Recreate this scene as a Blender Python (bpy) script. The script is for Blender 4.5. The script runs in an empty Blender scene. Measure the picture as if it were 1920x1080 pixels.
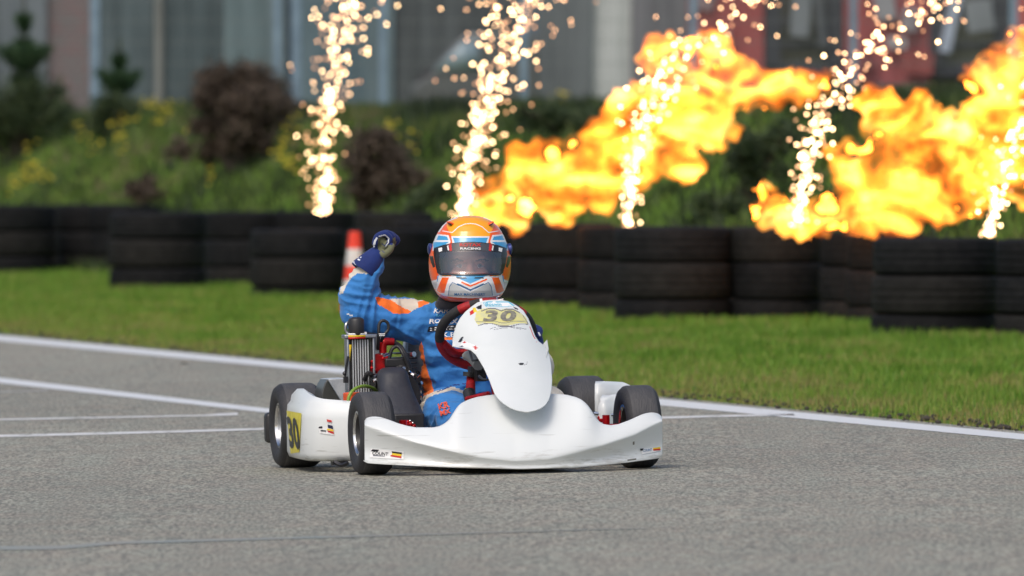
import bpy, bmesh, math, random
import numpy as np
from mathutils import Vector, Matrix, noise as mnoise
from mathutils.bvhtree import BVHTree
R = math.radians
random.seed(7); np.random.seed(7)
S = bpy.context.scene
COL = S.collection

# ------------------------------------------------------------------ camera, sky, sun, exposure
F = 23600.0                      # focal length in photo pixels (1920 wide)
PITCH = math.atan(330 / F)
CAM = Vector((0, -40, 1.145))
cd = bpy.data.cameras.new('camera'); cam = bpy.data.objects.new('camera', cd); COL.objects.link(cam)
cam.location = CAM; cam.rotation_euler = (R(90) - PITCH, 0, 0)
cd.sensor_width = 36; cd.lens = F / 1920 * 36; cd.clip_start = 1; cd.clip_end = 3000
cd.dof.use_dof = True; cd.dof.focus_distance = 40.05; cd.dof.aperture_fstop = 8.4
S.camera = cam
W = bpy.data.worlds.new("World"); S.world = W; W.use_nodes = True
wn = W.node_tree; bg = wn.nodes['Background']
sky = wn.nodes.new('ShaderNodeTexSky'); sky.sky_type = 'NISHITA'; sky.sun_disc = False
SUN_EL, SUN_AZ = R(52), R(205)
sky.sun_elevation = SUN_EL; sky.sun_rotation = SUN_AZ; sky.air_density = 1.0; sky.dust_density = 4.0; sky.ozone_density = 0.6
wn.links.new(sky.outputs[0], bg.inputs[0]); bg.inputs[1].default_value = 0.145
sd = bpy.data.lights.new('sun', 'SUN'); sd.energy = 1.05; sd.angle = R(20); sd.color = (1, .96, .9)
sun = bpy.data.objects.new('sun', sd); COL.objects.link(sun)
dv = Vector((math.sin(SUN_AZ) * math.cos(SUN_EL), math.cos(SUN_AZ) * math.cos(SUN_EL), math.sin(SUN_EL)))
sun.rotation_euler = dv.to_track_quat('Z', 'Y').to_euler(); sun.location = (0, 0, 30)
S.view_settings.view_transform = 'Standard'; S.view_settings.look = 'None'
S.view_settings.exposure = 0.05; S.view_settings.gamma = 1
S.cycles.use_denoising = True
S.cycles.volume_step_rate = 1.0; S.cycles.volume_max_steps = 96
S.cycles.max_bounces = 8; S.cycles.transparent_max_bounces = 16
S.cycles.sample_clamp_indirect = 6

# ------------------------------------------------------------------ helpers
FWD = Vector((0, math.cos(PITCH), -math.sin(PITCH))); UPV = Vector((0, math.sin(PITCH), math.cos(PITCH)))
def ray(px, py): return FWD + Vector((1, 0, 0)) * ((px - 960) / F) + UPV * ((540 - py) / F)
def proj(P):                                   # world points (n,3) -> pixels (n,2)
    d = np.asarray(P, float) - np.array(CAM); t = d @ np.array(FWD)
    return np.stack([960 + F * d[:, 0] / t, 540 - F * (d @ np.array(UPV)) / t], 1)
def base_z(x): return 0.02 * min(30, max(-30, x))
def at(px, py, D): return CAM + ray(px, py) * D
def g(px, py, lift=0.0):                       # ray on to the flat ground
    r = ray(px, py); t = (lift - CAM.z) / (r.z - 0.02 * r.x); return CAM + r * t
def srgb(r, g_, b):
    f = lambda c: (c / 255 / 12.92) if c / 255 < .04045 else ((c / 255 + .055) / 1.055) ** 2.4
    return (f(r), f(g_), f(b), 1)
TILT = math.atan(.02)
M = Matrix.Translation((-0.02, 0, 0.004)) @ Matrix.Rotation(-TILT, 4, 'Y') @ Matrix.Rotation(R(12), 4, 'Z')
MI = M.inverted(); I4 = Matrix.Identity(4)
def lray(px, py, mi): return mi @ CAM, mi.to_3x3() @ ray(px, py)
def K(px, py, y):                              # kart coordinates of a photo pixel on the plane y
    o, d = lray(px, py, MI); return o + d * ((y - o.y) / d.y)
def zfor(x, y, py):
    w0 = M @ Vector((x, y, 0)); w1 = M @ Vector((x, y, 1)); p = proj([w0, w1]); return (py - p[0, 1]) / (p[1, 1] - p[0, 1])
def tagp(o, label=None, cat=None, group=None, kind=None):
    if label: o['label'] = label
    if cat: o['category'] = cat
    if group: o['group'] = group
    if kind: o['kind'] = kind
    return o
def newobj(name, me, parent=None, mw=None):
    o = bpy.data.objects.new(name, me); COL.objects.link(o)
    if parent: o.parent = parent
    if mw is not None: o.matrix_world = mw
    return o
def empty(name, mw, parent=None):
    o = bpy.data.objects.new(name, None); COL.objects.link(o); o.empty_display_size = .1
    if parent: o.parent = parent
    else: o.matrix_world = mw
    return o
class MB:
    def __init__(s): s.v = []; s.f = []; s.m = []
    def add(s, vs, fs, mi=0):
        b = len(s.v); s.v += [tuple(v) for v in vs]; s.f += [tuple(i + b for i in f) for f in fs]; s.m += [mi] * len(fs); return s
    def box(s, c, d, rot=None, mi=0, taper=1.0):
        c = Vector(c); vs = []
        for z in (-1, 1):
            for y in (-1, 1):
                for x in (-1, 1):
                    k = taper if z > 0 else 1
                    v = Vector((x * d[0] / 2 * k, y * d[1] / 2 * k, z * d[2] / 2))
                    if rot is not None: v = rot @ v
                    vs.append(c + v)
        return s.add(vs, [(0, 2, 3, 1), (4, 5, 7, 6), (0, 1, 5, 4), (2, 6, 7, 3), (0, 4, 6, 2), (1, 3, 7, 5)], mi)
    def tube(s, pts, r, n=10, mi=0, caps=True, closed=False, sq=1.0, smooth=0):
        P = [Vector(p) for p in pts]
        if smooth: 
            rr = list(r) if hasattr(r, '__len__') else [r] * len(P)
            P, rr = catmull(P, rr, smooth); r = rr
        n_p = len(P); rad = list(r) if hasattr(r, '__len__') else [r] * n_p
        vs = []; up = None
        for i, p in enumerate(P):
            if closed: t = P[(i + 1) % n_p] - P[i - 1]
            else: t = P[min(i + 1, n_p - 1)] - P[max(i - 1, 0)]
            t = t.normalized() if t.length > 0 else Vector((0, 0, 1))
            if up is None:
                up = Vector((0, 0, 1)) if abs(t.z) < .9 else Vector((0, 1, 0))
            u = t.cross(up).normalized(); w = u.cross(t).normalized(); up = w
            for k in range(n):
                a = 2 * math.pi * k / n
                vs.append(p + (u * math.cos(a) + w * math.sin(a) * sq) * rad[i])
        fs = []
        for i in range(n_p if closed else n_p - 1):
            j = (i + 1) % n_p
            for k in range(n):
                q = (k + 1) % n; fs.append((i * n + k, i * n + q, j * n + q, j * n + k))
        if caps and not closed:
            fs.append(tuple(range(n))[::-1]); fs.append(tuple((n_p - 1) * n + k for k in range(n)))
        return s.add(vs, fs, mi)
    def lathe(s, prof, c, axis='x', n=40, mi=0, mis=None, closed=True):
        c = Vector(c); m_ = len(prof); vs = []
        for k in range(n):
            a = 2 * math.pi * k / n; ca, sa = math.cos(a), math.sin(a)
            for (h, r) in prof:
                vs.append(c + (Vector((h, r * ca, r * sa)) if axis == 'x' else Vector((r * ca, h, r * sa)) if axis == 'y' else Vector((r * ca, r * sa, h))))
        b = len(s.v); s.v += [tuple(v) for v in vs]
        for k in range(n):
            q = (k + 1) % n
            for j in range(m_ if closed else m_ - 1):
                l = (j + 1) % m_
                s.f.append((b + k * m_ + j, b + k * m_ + l, b + q * m_ + l, b + q * m_ + j)); s.m.append(mis[j] if mis else mi)
        return s
    def ell(s, c, r, rot=None, n=16, mi=0):
        c = Vector(c); r = (r, r, r) if not hasattr(r, '__len__') else r; vs = []; fs = []
        m_ = n // 2
        for i in range(m_ + 1):
            th = math.pi * i / m_
            for k in range(n):
                a = 2 * math.pi * k / n
                v = Vector((r[0] * math.sin(th) * math.cos(a), r[1] * math.sin(th) * math.sin(a), r[2] * math.cos(th)))
                if rot is not None: v = rot @ v
                vs.append(c + v)
        for i in range(m_):
            for k in range(n):
                q = (k + 1) % n
                if i == 0: fs.append((k, n + k, n + q))
                elif i == m_ - 1: fs.append((i * n + k, (i + 1) * n + k, i * n + q))
                else: fs.append((i * n + k, (i + 1) * n + k, (i + 1) * n + q, i * n + q))
        return s.add(vs, fs, mi)
    def cap(s, p0, p1, r0, r1, n=16):
        s.ell(p0, r0, n=n); s.ell(p1, r1, n=n)
        return s.tube([p0, p1], [r0, r1], n=n)
    def grid(s, rows, mi=0, closed=False):
        n = len(rows[0]); vs = [p for r_ in rows for p in r_]; fs = []
        for i in range(len(rows) - 1):
            for k in range(n if closed else n - 1):
                q = (k + 1) % n; fs.append((i * n + k, i * n + q, (i + 1) * n + q, (i + 1) * n + k))
        return s.add(vs, fs, mi)
    def mesh(s, name, mats, sharp=40):
        me = bpy.data.meshes.new(name); me.from_pydata(s.v, [], s.f)
        for m_ in (mats if isinstance(mats, (list, tuple)) else [mats]): me.materials.append(m_)
        if any(s.m): me.polygons.foreach_set('material_index', s.m)
        me.polygons.foreach_set('use_smooth', [sharp > 0] * len(s.f))
        me.update(); me.validate()
        if sharp > 0: me.set_sharp_from_angle(angle=R(sharp))
        return me
    def build(s, name, mats, parent=None, mw=None, sharp=40, bevel=0, solid=0, sub=0, fix=True):
        me = s.mesh(name, mats, sharp)
        if fix:
            bm = bmesh.new(); bm.from_mesh(me)
            if solid == 0: bmesh.ops.recalc_face_normals(bm, faces=bm.faces)
            bm.to_mesh(me); bm.free()
        o = newobj(name, me, parent, mw)
        mods = []
        if solid: 
            q = o.modifiers.new('s', 'SOLIDIFY'); q.thickness = solid; q.offset = 0
        if bevel:
            q = o.modifiers.new('b', 'BEVEL'); q.width = bevel; q.segments = 3; q.limit_method = 'ANGLE'; q.angle_limit = R(35)
        if sub:
            q = o.modifiers.new('u', 'SUBSURF'); q.levels = sub; q.render_levels = sub
        if solid or bevel or sub: apply(o)
        return o
def apply(o):
    dg = bpy.context.evaluated_depsgraph_get(); dg.update()
    me = bpy.data.meshes.new_from_object(o.evaluated_get(dg), depsgraph=dg)
    me.name = o.data.name; o.modifiers.clear(); o.data = me
def catmull(P, rr, k):
    Q = []; q = []
    n = len(P)
    for i in range(n - 1):
        p0, p1, p2, p3 = P[max(i - 1, 0)], P[i], P[i + 1], P[min(i + 2, n - 1)]
        for j in range(k):
            t = j / k
            Q.append(.5 * ((2 * p1) + (p2 - p0) * t + (2 * p0 - 5 * p1 + 4 * p2 - p3) * t * t + (3 * p1 - p0 - 3 * p2 + p3) * t ** 3))
            q.append(rr[i] * (1 - t) + rr[i + 1] * t)
    Q.append(P[-1]); q.append(rr[-1]); return Q, q
def inpoly(P, poly):
    x, y = P[:, 0], P[:, 1]; c = np.zeros(len(P), bool); n = len(poly)
    for i in range(n):
        x0, y0 = poly[i]; x1, y1 = poly[i - 1]
        if y0 == y1: continue
        c ^= ((y0 > y) != (y1 > y)) & (x < (x1 - x0) * (y - y0) / (y1 - y0) + x0)
    return c
def online(P, pts, w):
    c = np.zeros(len(P), bool)
    for a, b in zip(pts[:-1], pts[1:]):
        a = np.array(a, float); b = np.array(b, float); d = b - a; t = np.clip(((P - a) @ d) / (d @ d), 0, 1)
        c |= np.linalg.norm(P - a - t[:, None] * d, axis=1) < w / 2
    return c
def facedata(o):
    me = o.data; n = len(me.polygons); c = np.empty(n * 3); me.polygons.foreach_get('center', c)
    nn = np.empty(n * 3); me.polygons.foreach_get('normal', nn); c = c.reshape(-1, 3); nn = nn.reshape(-1, 3)
    mw = np.array(o.matrix_world); bpy.context.view_layer.update(); mw = np.array(o.matrix_world)
    return c, c @ mw[:3, :3].T + mw[:3, 3], nn @ mw[:3, :3].T
def paint(o, regions):
    """regions: (material index, 'poly'|'line', points[, width]); paint only the faces turned to the front"""
    c, wc, wn_ = facedata(o); P = proj(wc); fr = wn_[:, 1] < 0.05
    idx = np.zeros(len(P), np.int32); o.data.polygons.foreach_get('material_index', idx)
    for rg in regions:
        m_ = inpoly(P, rg[2]) if rg[1] == 'poly' else online(P, rg[2], rg[3])
        idx[m_ & fr] = rg[0]
    o.data.polygons.foreach_set('material_index', idx); o.data.update()
def bvh_of(o):
    return BVHTree.FromPolygons([v.co.copy() for v in o.data.vertices], [tuple(p.vertices) for p in o.data.polygons])
def project_mesh(name, vs2, fs, mats, target, parent, mw, off=.0012, mis=None, bvh=None, thick=0):
    """lay a flat outline given in photo pixels on to the surface of target"""
    bvh = bvh or bvh_of(target); mi = mw.inverted(); out = []; ok = []
    for (px, py) in vs2:
        o_, d_ = lray(px, py, mi); d_ = d_.normalized(); h = bvh.ray_cast(o_, d_)
        if h[0] is None: out.append(Vector()); ok.append(False)
        else:
            nrm = h[1] if h[1].dot(d_) < 0 else -h[1]
            out.append(h[0] + nrm * off - d_ * off * .3); ok.append(True)
    F_ = []; MM = []
    for i, f in enumerate(fs):
        if all(ok[k] for k in f): F_.append(f); MM.append(mis[i] if mis else 0)
    mb = MB(); mb.v = [tuple(v) for v in out]; mb.f = F_; mb.m = MM
    me = mb.mesh(name, mats, 0)
    return newobj(name, me, parent, None if parent else mw)
def text2d(txt, extrude=0, bold=0.0, shear=0.0, cuts=1):
    cu = bpy.data.curves.new('t', 'FONT'); cu.body = txt; cu.align_x = 'CENTER'; cu.align_y = 'CENTER'; cu.offset = bold; cu.shear = shear; cu.resolution_u = 3
    ob = bpy.data.objects.new('t', cu); COL.objects.link(ob); dg = bpy.context.evaluated_depsgraph_get(); dg.update()
    me = bpy.data.meshes.new_from_object(ob.evaluated_get(dg)); bpy.data.objects.remove(ob)
    bm = bmesh.new(); bm.from_mesh(me); bmesh.ops.triangulate(bm, faces=bm.faces)
    if cuts: bmesh.ops.subdivide_edges(bm, edges=[e for e in bm.edges if e.calc_length() > .25], cuts=cuts)
    bmesh.ops.triangulate(bm, faces=bm.faces)
    bm.verts.index_update(); v = [(a.co.x, a.co.y) for a in bm.verts]; f = [tuple(a.index for a in q.verts) for q in bm.faces]; bm.free()
    v = np.array(v); c = (v.max(0) + v.min(0)) / 2; v -= c; s = v.max(0) - v.min(0); v /= s
    return v, f            # normalised to a 1x1 box around 0, y up
def text_on(name, txt, c, ux, uy, mat_, target, parent, mw, bold=.01, shear=0, bvh=None, warp=None, off=.0014):
    """c centre pixel, ux = pixel vector of the whole width, uy = pixel vector of the whole height (downwards)"""
    v, f = text2d(txt, bold=bold, shear=shear)
    P = [(c[0] + a * ux[0] - b * uy[0], c[1] + a * ux[1] - b * uy[1]) for a, b in v]
    if warp: P = [warp(*p) for p in P]
    return project_mesh(name, P, f, [mat_], target, parent, mw, off, bvh=bvh)
def gridpoly(quad, nx=6, ny=3):
    a, b, c, d = [np.array(q, float) for q in quad]; vs = []; fs = []
    for j in range(ny + 1):
        for i in range(nx + 1):
            u, v = i / nx, j / ny; vs.append(tuple((a * (1 - u) + b * u) * (1 - v) + (d * (1 - u) + c * u) * v))
    for j in range(ny):
        for i in range(nx): k = j * (nx + 1) + i; fs.append((k, k + 1, k + nx + 2, k + nx + 1))
    return vs, fs
def remesh(o, voxel, smooth=4, fac=.5):
    q = o.modifiers.new('r', 'REMESH'); q.mode = 'VOXEL'; q.voxel_size = voxel; q.use_smooth_shade = True
    if smooth: 
        q = o.modifiers.new('m', 'SMOOTH'); q.iterations = smooth; q.factor = fac
    apply(o)

# ------------------------------------------------------------------ materials
def mat(name, col, rough=.5, metal=0, spec=.5, coat=0, coat_rough=.05, vary=None, vscale=8, bump=0, bscale=60, bdetail=4, sheen=0, rvary=0, vstretch=(1, 1, 1)):
    m_ = bpy.data.materials.new(name); m_.use_nodes = True; nt = m_.node_tree; b = nt.nodes['Principled BSDF']
    if len(col) == 3: col = (*col, 1)
    b.inputs['Base Color'].default_value = col; b.inputs['Roughness'].default_value = rough; b.inputs['Metallic'].default_value = metal
    b.inputs['Specular IOR Level'].default_value = spec; b.inputs['Coat Weight'].default_value = coat; b.inputs['Coat Roughness'].default_value = coat_rough
    if sheen: b.inputs['Sheen Weight'].default_value = sheen
    tc = nt.nodes.new('ShaderNodeTexCoord'); mp = nt.nodes.new('ShaderNodeMapping'); nt.links.new(tc.outputs['Object'], mp.inputs[0]); mp.inputs['Scale'].default_value = vstretch
    if vary is not None:
        n = nt.nodes.new('ShaderNodeTexNoise'); n.inputs['Scale'].default_value = vscale; n.inputs['Detail'].default_value = 6; n.inputs['Roughness'].default_value = .65
        nt.links.new(mp.outputs[0], n.inputs['Vector'])
        cr = nt.nodes.new('ShaderNodeValToRGB'); cr.color_ramp.elements[0].position = .38; cr.color_ramp.elements[1].position = .66
        cr.color_ramp.elements[0].color = col; cr.color_ramp.elements[1].color = (*vary[:3], 1)
        nt.links.new(n.outputs[0], cr.inputs[0]); nt.links.new(cr.outputs[0], b.inputs['Base Color'])
        if rvary:
            mr = nt.nodes.new('ShaderNodeMapRange'); mr.inputs[3].default_value = rough; mr.inputs[4].default_value = rough + rvary
            nt.links.new(n.outputs[0], mr.inputs[0]); nt.links.new(mr.outputs[0], b.inputs['Roughness'])
    if bump:
        n = nt.nodes.new('ShaderNodeTexNoise'); n.inputs['Scale'].default_value = bscale; n.inputs['Detail'].default_value = bdetail
        nt.links.new(mp.outputs[0], n.inputs['Vector'])
        bp = nt.nodes.new('ShaderNodeBump'); bp.inputs['Strength'].default_value = bump; bp.inputs['Distance'].default_value = .01
        nt.links.new(n.outputs[0], bp.inputs['Height']); nt.links.new(bp.outputs[0], b.inputs['Normal'])
    return m_
def attrmat(name, ramp, rough=.6, attr='shade', trans=0.0):
    m_ = bpy.data.materials.new(name); m_.use_nodes = True; nt = m_.node_tree; b = nt.nodes['Principled BSDF']
    a = nt.nodes.new('ShaderNodeAttribute'); a.attribute_name = attr
    cr = nt.nodes.new('ShaderNodeValToRGB'); e = cr.color_ramp.elements
    e[0].position = ramp[0][0]; e[0].color = (*ramp[0][1], 1); e[1].position = ramp[-1][0]; e[1].color = (*ramp[-1][1], 1)
    for p, c in ramp[1:-1]: q = e.new(p); q.color = (*c, 1)
    nt.links.new(a.outputs['Fac'], cr.inputs[0]); nt.links.new(cr.outputs[0], b.inputs['Base Color']); b.inputs['Roughness'].default_value = rough
    b.inputs['Specular IOR Level'].default_value = .25
    return m_
WHITE = srgb(222, 226, 226)
m_white = mat('white_plastic', WHITE, .28, coat=.25, coat_rough=.12, vary=srgb(216, 221, 220), vscale=5, bump=.01, bscale=20)
def dirtywhite():
    """white bodywork, scuffed and road-stained along its lower rim"""
    m_ = mat('scuffed_white_plastic', WHITE, .3, coat=.2, coat_rough=.15); nt = m_.node_tree; b = nt.nodes['Principled BSDF']
    tc = nt.nodes.new('ShaderNodeTexCoord'); n = nt.nodes.new('ShaderNodeTexNoise'); n.inputs['Scale'].default_value = 26; n.inputs['Detail'].default_value = 8; n.inputs['Roughness'].default_value = .7
    mp = nt.nodes.new('ShaderNodeMapping'); mp.inputs['Scale'].default_value = (.25, .6, 2.2); nt.links.new(tc.outputs['Object'], mp.inputs[0]); nt.links.new(mp.outputs[0], n.inputs['Vector'])
    sx = nt.nodes.new('ShaderNodeSeparateXYZ'); nt.links.new(tc.outputs['Object'], sx.inputs[0])
    mr = nt.nodes.new('ShaderNodeMapRange'); mr.inputs[1].default_value = .02; mr.inputs[2].default_value = .1; mr.inputs[3].default_value = .22; mr.inputs[4].default_value = -.02
    nt.links.new(sx.outputs['Z'], mr.inputs[0]); ad = nt.nodes.new('ShaderNodeMath'); ad.operation = 'ADD'; nt.links.new(n.outputs[0], ad.inputs[0]); nt.links.new(mr.outputs[0], ad.inputs[1])
    cr = nt.nodes.new('ShaderNodeValToRGB'); cr.color_ramp.elements[0].position = .64; cr.color_ramp.elements[0].color = WHITE; cr.color_ramp.elements[1].position = .95; cr.color_ramp.elements[1].color = srgb(140, 135, 122)
    nt.links.new(ad.outputs[0], cr.inputs[0])
    n2 = nt.nodes.new('ShaderNodeTexNoise'); n2.inputs['Scale'].default_value = 10; n2.inputs['Detail'].default_value = 5; n2.inputs['Distortion'].default_value = .4
    mp2 = nt.nodes.new('ShaderNodeMapping'); mp2.inputs['Scale'].default_value = (.5, 1, 12); mp2.inputs['Rotation'].default_value = (0, R(6), 0); nt.links.new(tc.outputs['Object'], mp2.inputs[0]); nt.links.new(mp2.outputs[0], n2.inputs['Vector'])
    c2 = nt.nodes.new('ShaderNodeValToRGB'); e = c2.color_ramp.elements; e[0].position = .66; e[0].color = (1, 1, 1, 1); e[1].position = .70; e[1].color = (.72, .71, .69, 1); nt.links.new(n2.outputs[0], c2.inputs[0])
    mx = nt.nodes.new('ShaderNodeMix'); mx.data_type = 'RGBA'; mx.blend_type = 'MULTIPLY'; mx.inputs[0].default_value = .8; nt.links.new(cr.outputs[0], mx.inputs[6]); nt.links.new(c2.outputs[0], mx.inputs[7])
    nt.links.new(mx.outputs[2], b.inputs['Base Color']); return m_
m_white2 = dirtywhite()
m_black = mat('black_plastic', (.018, .018, .02), .42, vary=(.03, .03, .032), vscale=20)
m_rubber = mat('tyre_rubber', (.022, .022, .025), .58, vary=(.036, .036, .04), vscale=14, bump=.25, bscale=160, rvary=.15)
m_tread = mat('tread_rubber', (.05, .05, .055), .62, vary=(.075, .073, .075), vscale=30, bump=.35, bscale=220, vstretch=(1, .25, .25))
m_chrome = mat('bright_metal', (.75, .76, .78), .18, 1, vary=(.5, .5, .52), vscale=30)
m_alu = mat('dull_aluminium', (.5, .52, .55), .38, 1, vary=(.35, .36, .38), vscale=18)
m_dark = mat('dark_metal', (.05, .05, .055), .4, .8)
m_red = mat('red_anodised', srgb(200, 20, 25), .3, .35, vary=srgb(150, 8, 14), vscale=20)
m_redp = mat('red_suede', srgb(178, 20, 26), .6, vary=srgb(140, 12, 18), vscale=40, bump=.2, bscale=200)
m_suede = mat('black_suede', (.02, .02, .022), .75, vary=(.03, .03, .03), vscale=40, bump=.3, bscale=250)
m_orange = mat('orange_plastic', srgb(240, 95, 25), .45, vary=srgb(215, 75, 20))
m_green = mat('green_hose', srgb(130, 160, 60), .35, vary=srgb(110, 140, 50))
m_yellow = mat('yellow_sticker', srgb(226, 214, 70), .4, vary=srgb(208, 190, 55), vscale=25)
m_ylw2 = mat('pale_yellow_sticker', srgb(222, 215, 132), .35, vary=srgb(205, 203, 160), vscale=40)
m_inkb = mat('black_ink', (.015, .015, .02), .4)
m_inkg = mat('grey_ink', srgb(110, 110, 118), .4)
m_inkp = mat('worn_grey_ink', srgb(150, 146, 128), .4, vary=srgb(105, 102, 98), vscale=60)
m_inkr = mat('red_ink', srgb(200, 40, 35), .4)
m_inkblue = mat('blue_ink', srgb(30, 105, 160), .4)
m_inklb = mat('light_blue_ink', srgb(105, 190, 215), .4)
m_inkw = mat('white_ink', srgb(238, 238, 238), .45)
m_inky = mat('yellow_ink', srgb(240, 205, 50), .4)
m_navyi = mat('navy_ink', srgb(25, 30, 70), .4)
m_inko = mat('orange_ink', srgb(225, 95, 70), .5)
m_seat = mat('grey_seat_shell', srgb(120, 122, 120), .35, vary=srgb(95, 97, 96), vscale=30, coat=.3)
m_scuff = mat('scuffed_grey', srgb(120, 118, 112), .5, vary=srgb(90, 88, 82), vscale=20)
CB = (1.0,)
def cloth(name, c, c2, st=.6): return mat(name, c, .75, vary=c2, vscale=7, bump=st, bscale=30, bdetail=7, sheen=.15, spec=.3)
m_suit = cloth('blue_race_suit', (.034, .195, .53, 1), (.05, .24, .6, 1))
m_suito = cloth('orange_suit_panel', srgb(240, 110, 35), srgb(250, 128, 50))
m_suitb = cloth('beige_suit_panel', srgb(205, 195, 180), srgb(220, 212, 198))
m_suitn = cloth('navy_glove', srgb(17, 34, 88), srgb(26, 48, 112), .25)
m_glovew = cloth('white_glove_piping', srgb(225, 228, 232), srgb(210, 214, 220), .1)
m_gloveo = cloth('olive_glove_palm', srgb(92, 96, 70), srgb(116, 118, 90), .3)
m_collar = cloth('black_collar', srgb(26, 26, 30), srgb(36, 36, 42), .3)
m_skin = mat('skin', srgb(214, 150, 126), .5, vary=srgb(204, 128, 108), vscale=18)
m_skin.node_tree.nodes['Principled BSDF'].inputs['Subsurface Weight'].default_value = .1
# helmet paints
def hp(n, c): return mat(n, c, .3, coat=.45, coat_rough=.03)
h_or = hp('helmet_orange', srgb(252, 98, 14)); h_am = hp('helmet_amber', srgb(255, 168, 14)); h_bl = hp('helmet_blue', srgb(62, 158, 212))
h_wh = hp('helmet_white', srgb(232, 233, 235)); h_gr = hp('helmet_pale_grey', srgb(196, 200, 202)); h_db = hp('helmet_dark_blue', srgb(40, 100, 150)); h_bk = hp('helmet_black', (.012, .012, .014, 1))
def glassmat(name, tint, a):
    m_ = bpy.data.materials.new(name); m_.use_nodes = True; nt = m_.node_tree; b = nt.nodes['Principled BSDF']
    out = nt.nodes['Material Output']; tr = nt.nodes.new('ShaderNodeBsdfTransparent'); tr.inputs[0].default_value = tint
    gl = nt.nodes.new('ShaderNodeBsdfGlossy'); gl.inputs['Roughness'].default_value = .04; gl.inputs[0].default_value = (.9, .92, .95, 1)
    fr = nt.nodes.new('ShaderNodeFresnel'); fr.inputs[0].default_value = 1.5
    ma = nt.nodes.new('ShaderNodeMath'); ma.operation = 'ADD'; ma.inputs[1].default_value = a; nt.links.new(fr.outputs[0], ma.inputs[0])
    mx = nt.nodes.new('ShaderNodeMixShader'); nt.links.new(ma.outputs[0], mx.inputs[0]); nt.links.new(tr.outputs[0], mx.inputs[1]); nt.links.new(gl.outputs[0], mx.inputs[2]); nt.links.new(mx.outputs[0], out.inputs[0])
    nt.nodes.remove(b); return m_
m_visor = glassmat('tinted_visor', (.82, .83, .85, 1), .12)

# ------------------------------------------------------------------ the setting: ground, track, lines, bank
NV = Vector((.981, .196)); SW = 6.6
def sco(x, y): return NV.x * x + NV.y * y
def sst(a, b, x): t = min(1, max(0, (x - a) / (b - a))); return t * t * (3 - 2 * t)
def bank(x, y):
    s = sco(x, y); h = 1.12 * sst(7.6, 10.8, s)
    if h > 0: h += h * (.10 * mnoise.noise(Vector((x * .8, y * .16, 0))) + .05 * mnoise.noise(Vector((x * 2.3, y * .5, 4))))
    return h
def gz(x, y): return base_z(x) + bank(x, y)
def ground_mat():
    m_ = bpy.data.materials.new('grassy_ground'); m_.use_nodes = True; nt = m_.node_tree; b = nt.nodes['Principled BSDF']; b.inputs['Roughness'].default_value = .95
    b.inputs['Specular IOR Level'].default_value = .1
    tc = nt.nodes.new('ShaderNodeTexCoord'); n = nt.nodes.new('ShaderNodeTexNoise'); n.inputs['Scale'].default_value = 1.3; n.inputs['Detail'].default_value = 9; n.inputs['Roughness'].default_value = .7
    nt.links.new(tc.outputs['Object'], n.inputs['Vector']); cr = nt.nodes.new('ShaderNodeValToRGB'); e = cr.color_ramp.elements
    e[0].position = .35; e[0].color = (.07, .13, .014, 1); e[1].position = .7; e[1].color = (.13, .14, .035, 1); q = e.new(.5); q.color = (.09, .16, .02, 1)
    nt.links.new(n.outputs[0], cr.inputs[0]); nt.links.new(cr.outputs[0], b.inputs['Base Color']); return m_
mb = MB()
xs = [-400, -120, -30] + list(np.arange(-27, -12, 3)) + list(np.arange(-12, 12.01, .4)) + list(np.arange(15, 30, 3)) + [30, 120, 400]
ys = [-400, -100, -45, -20, 0, 10, 16] + list(np.arange(18, 80, .9)) + [85, 95, 110, 140, 200, 400, 900]
mb.grid([[Vector((x, y, gz(x, y))) for x in xs] for y in ys])
ground = mb.build('ground', ground_mat(), sharp=0, fix=False); ground.data.polygons.foreach_set('use_smooth', [True] * len(ground.data.polygons)); tagp(ground, kind='structure')

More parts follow.
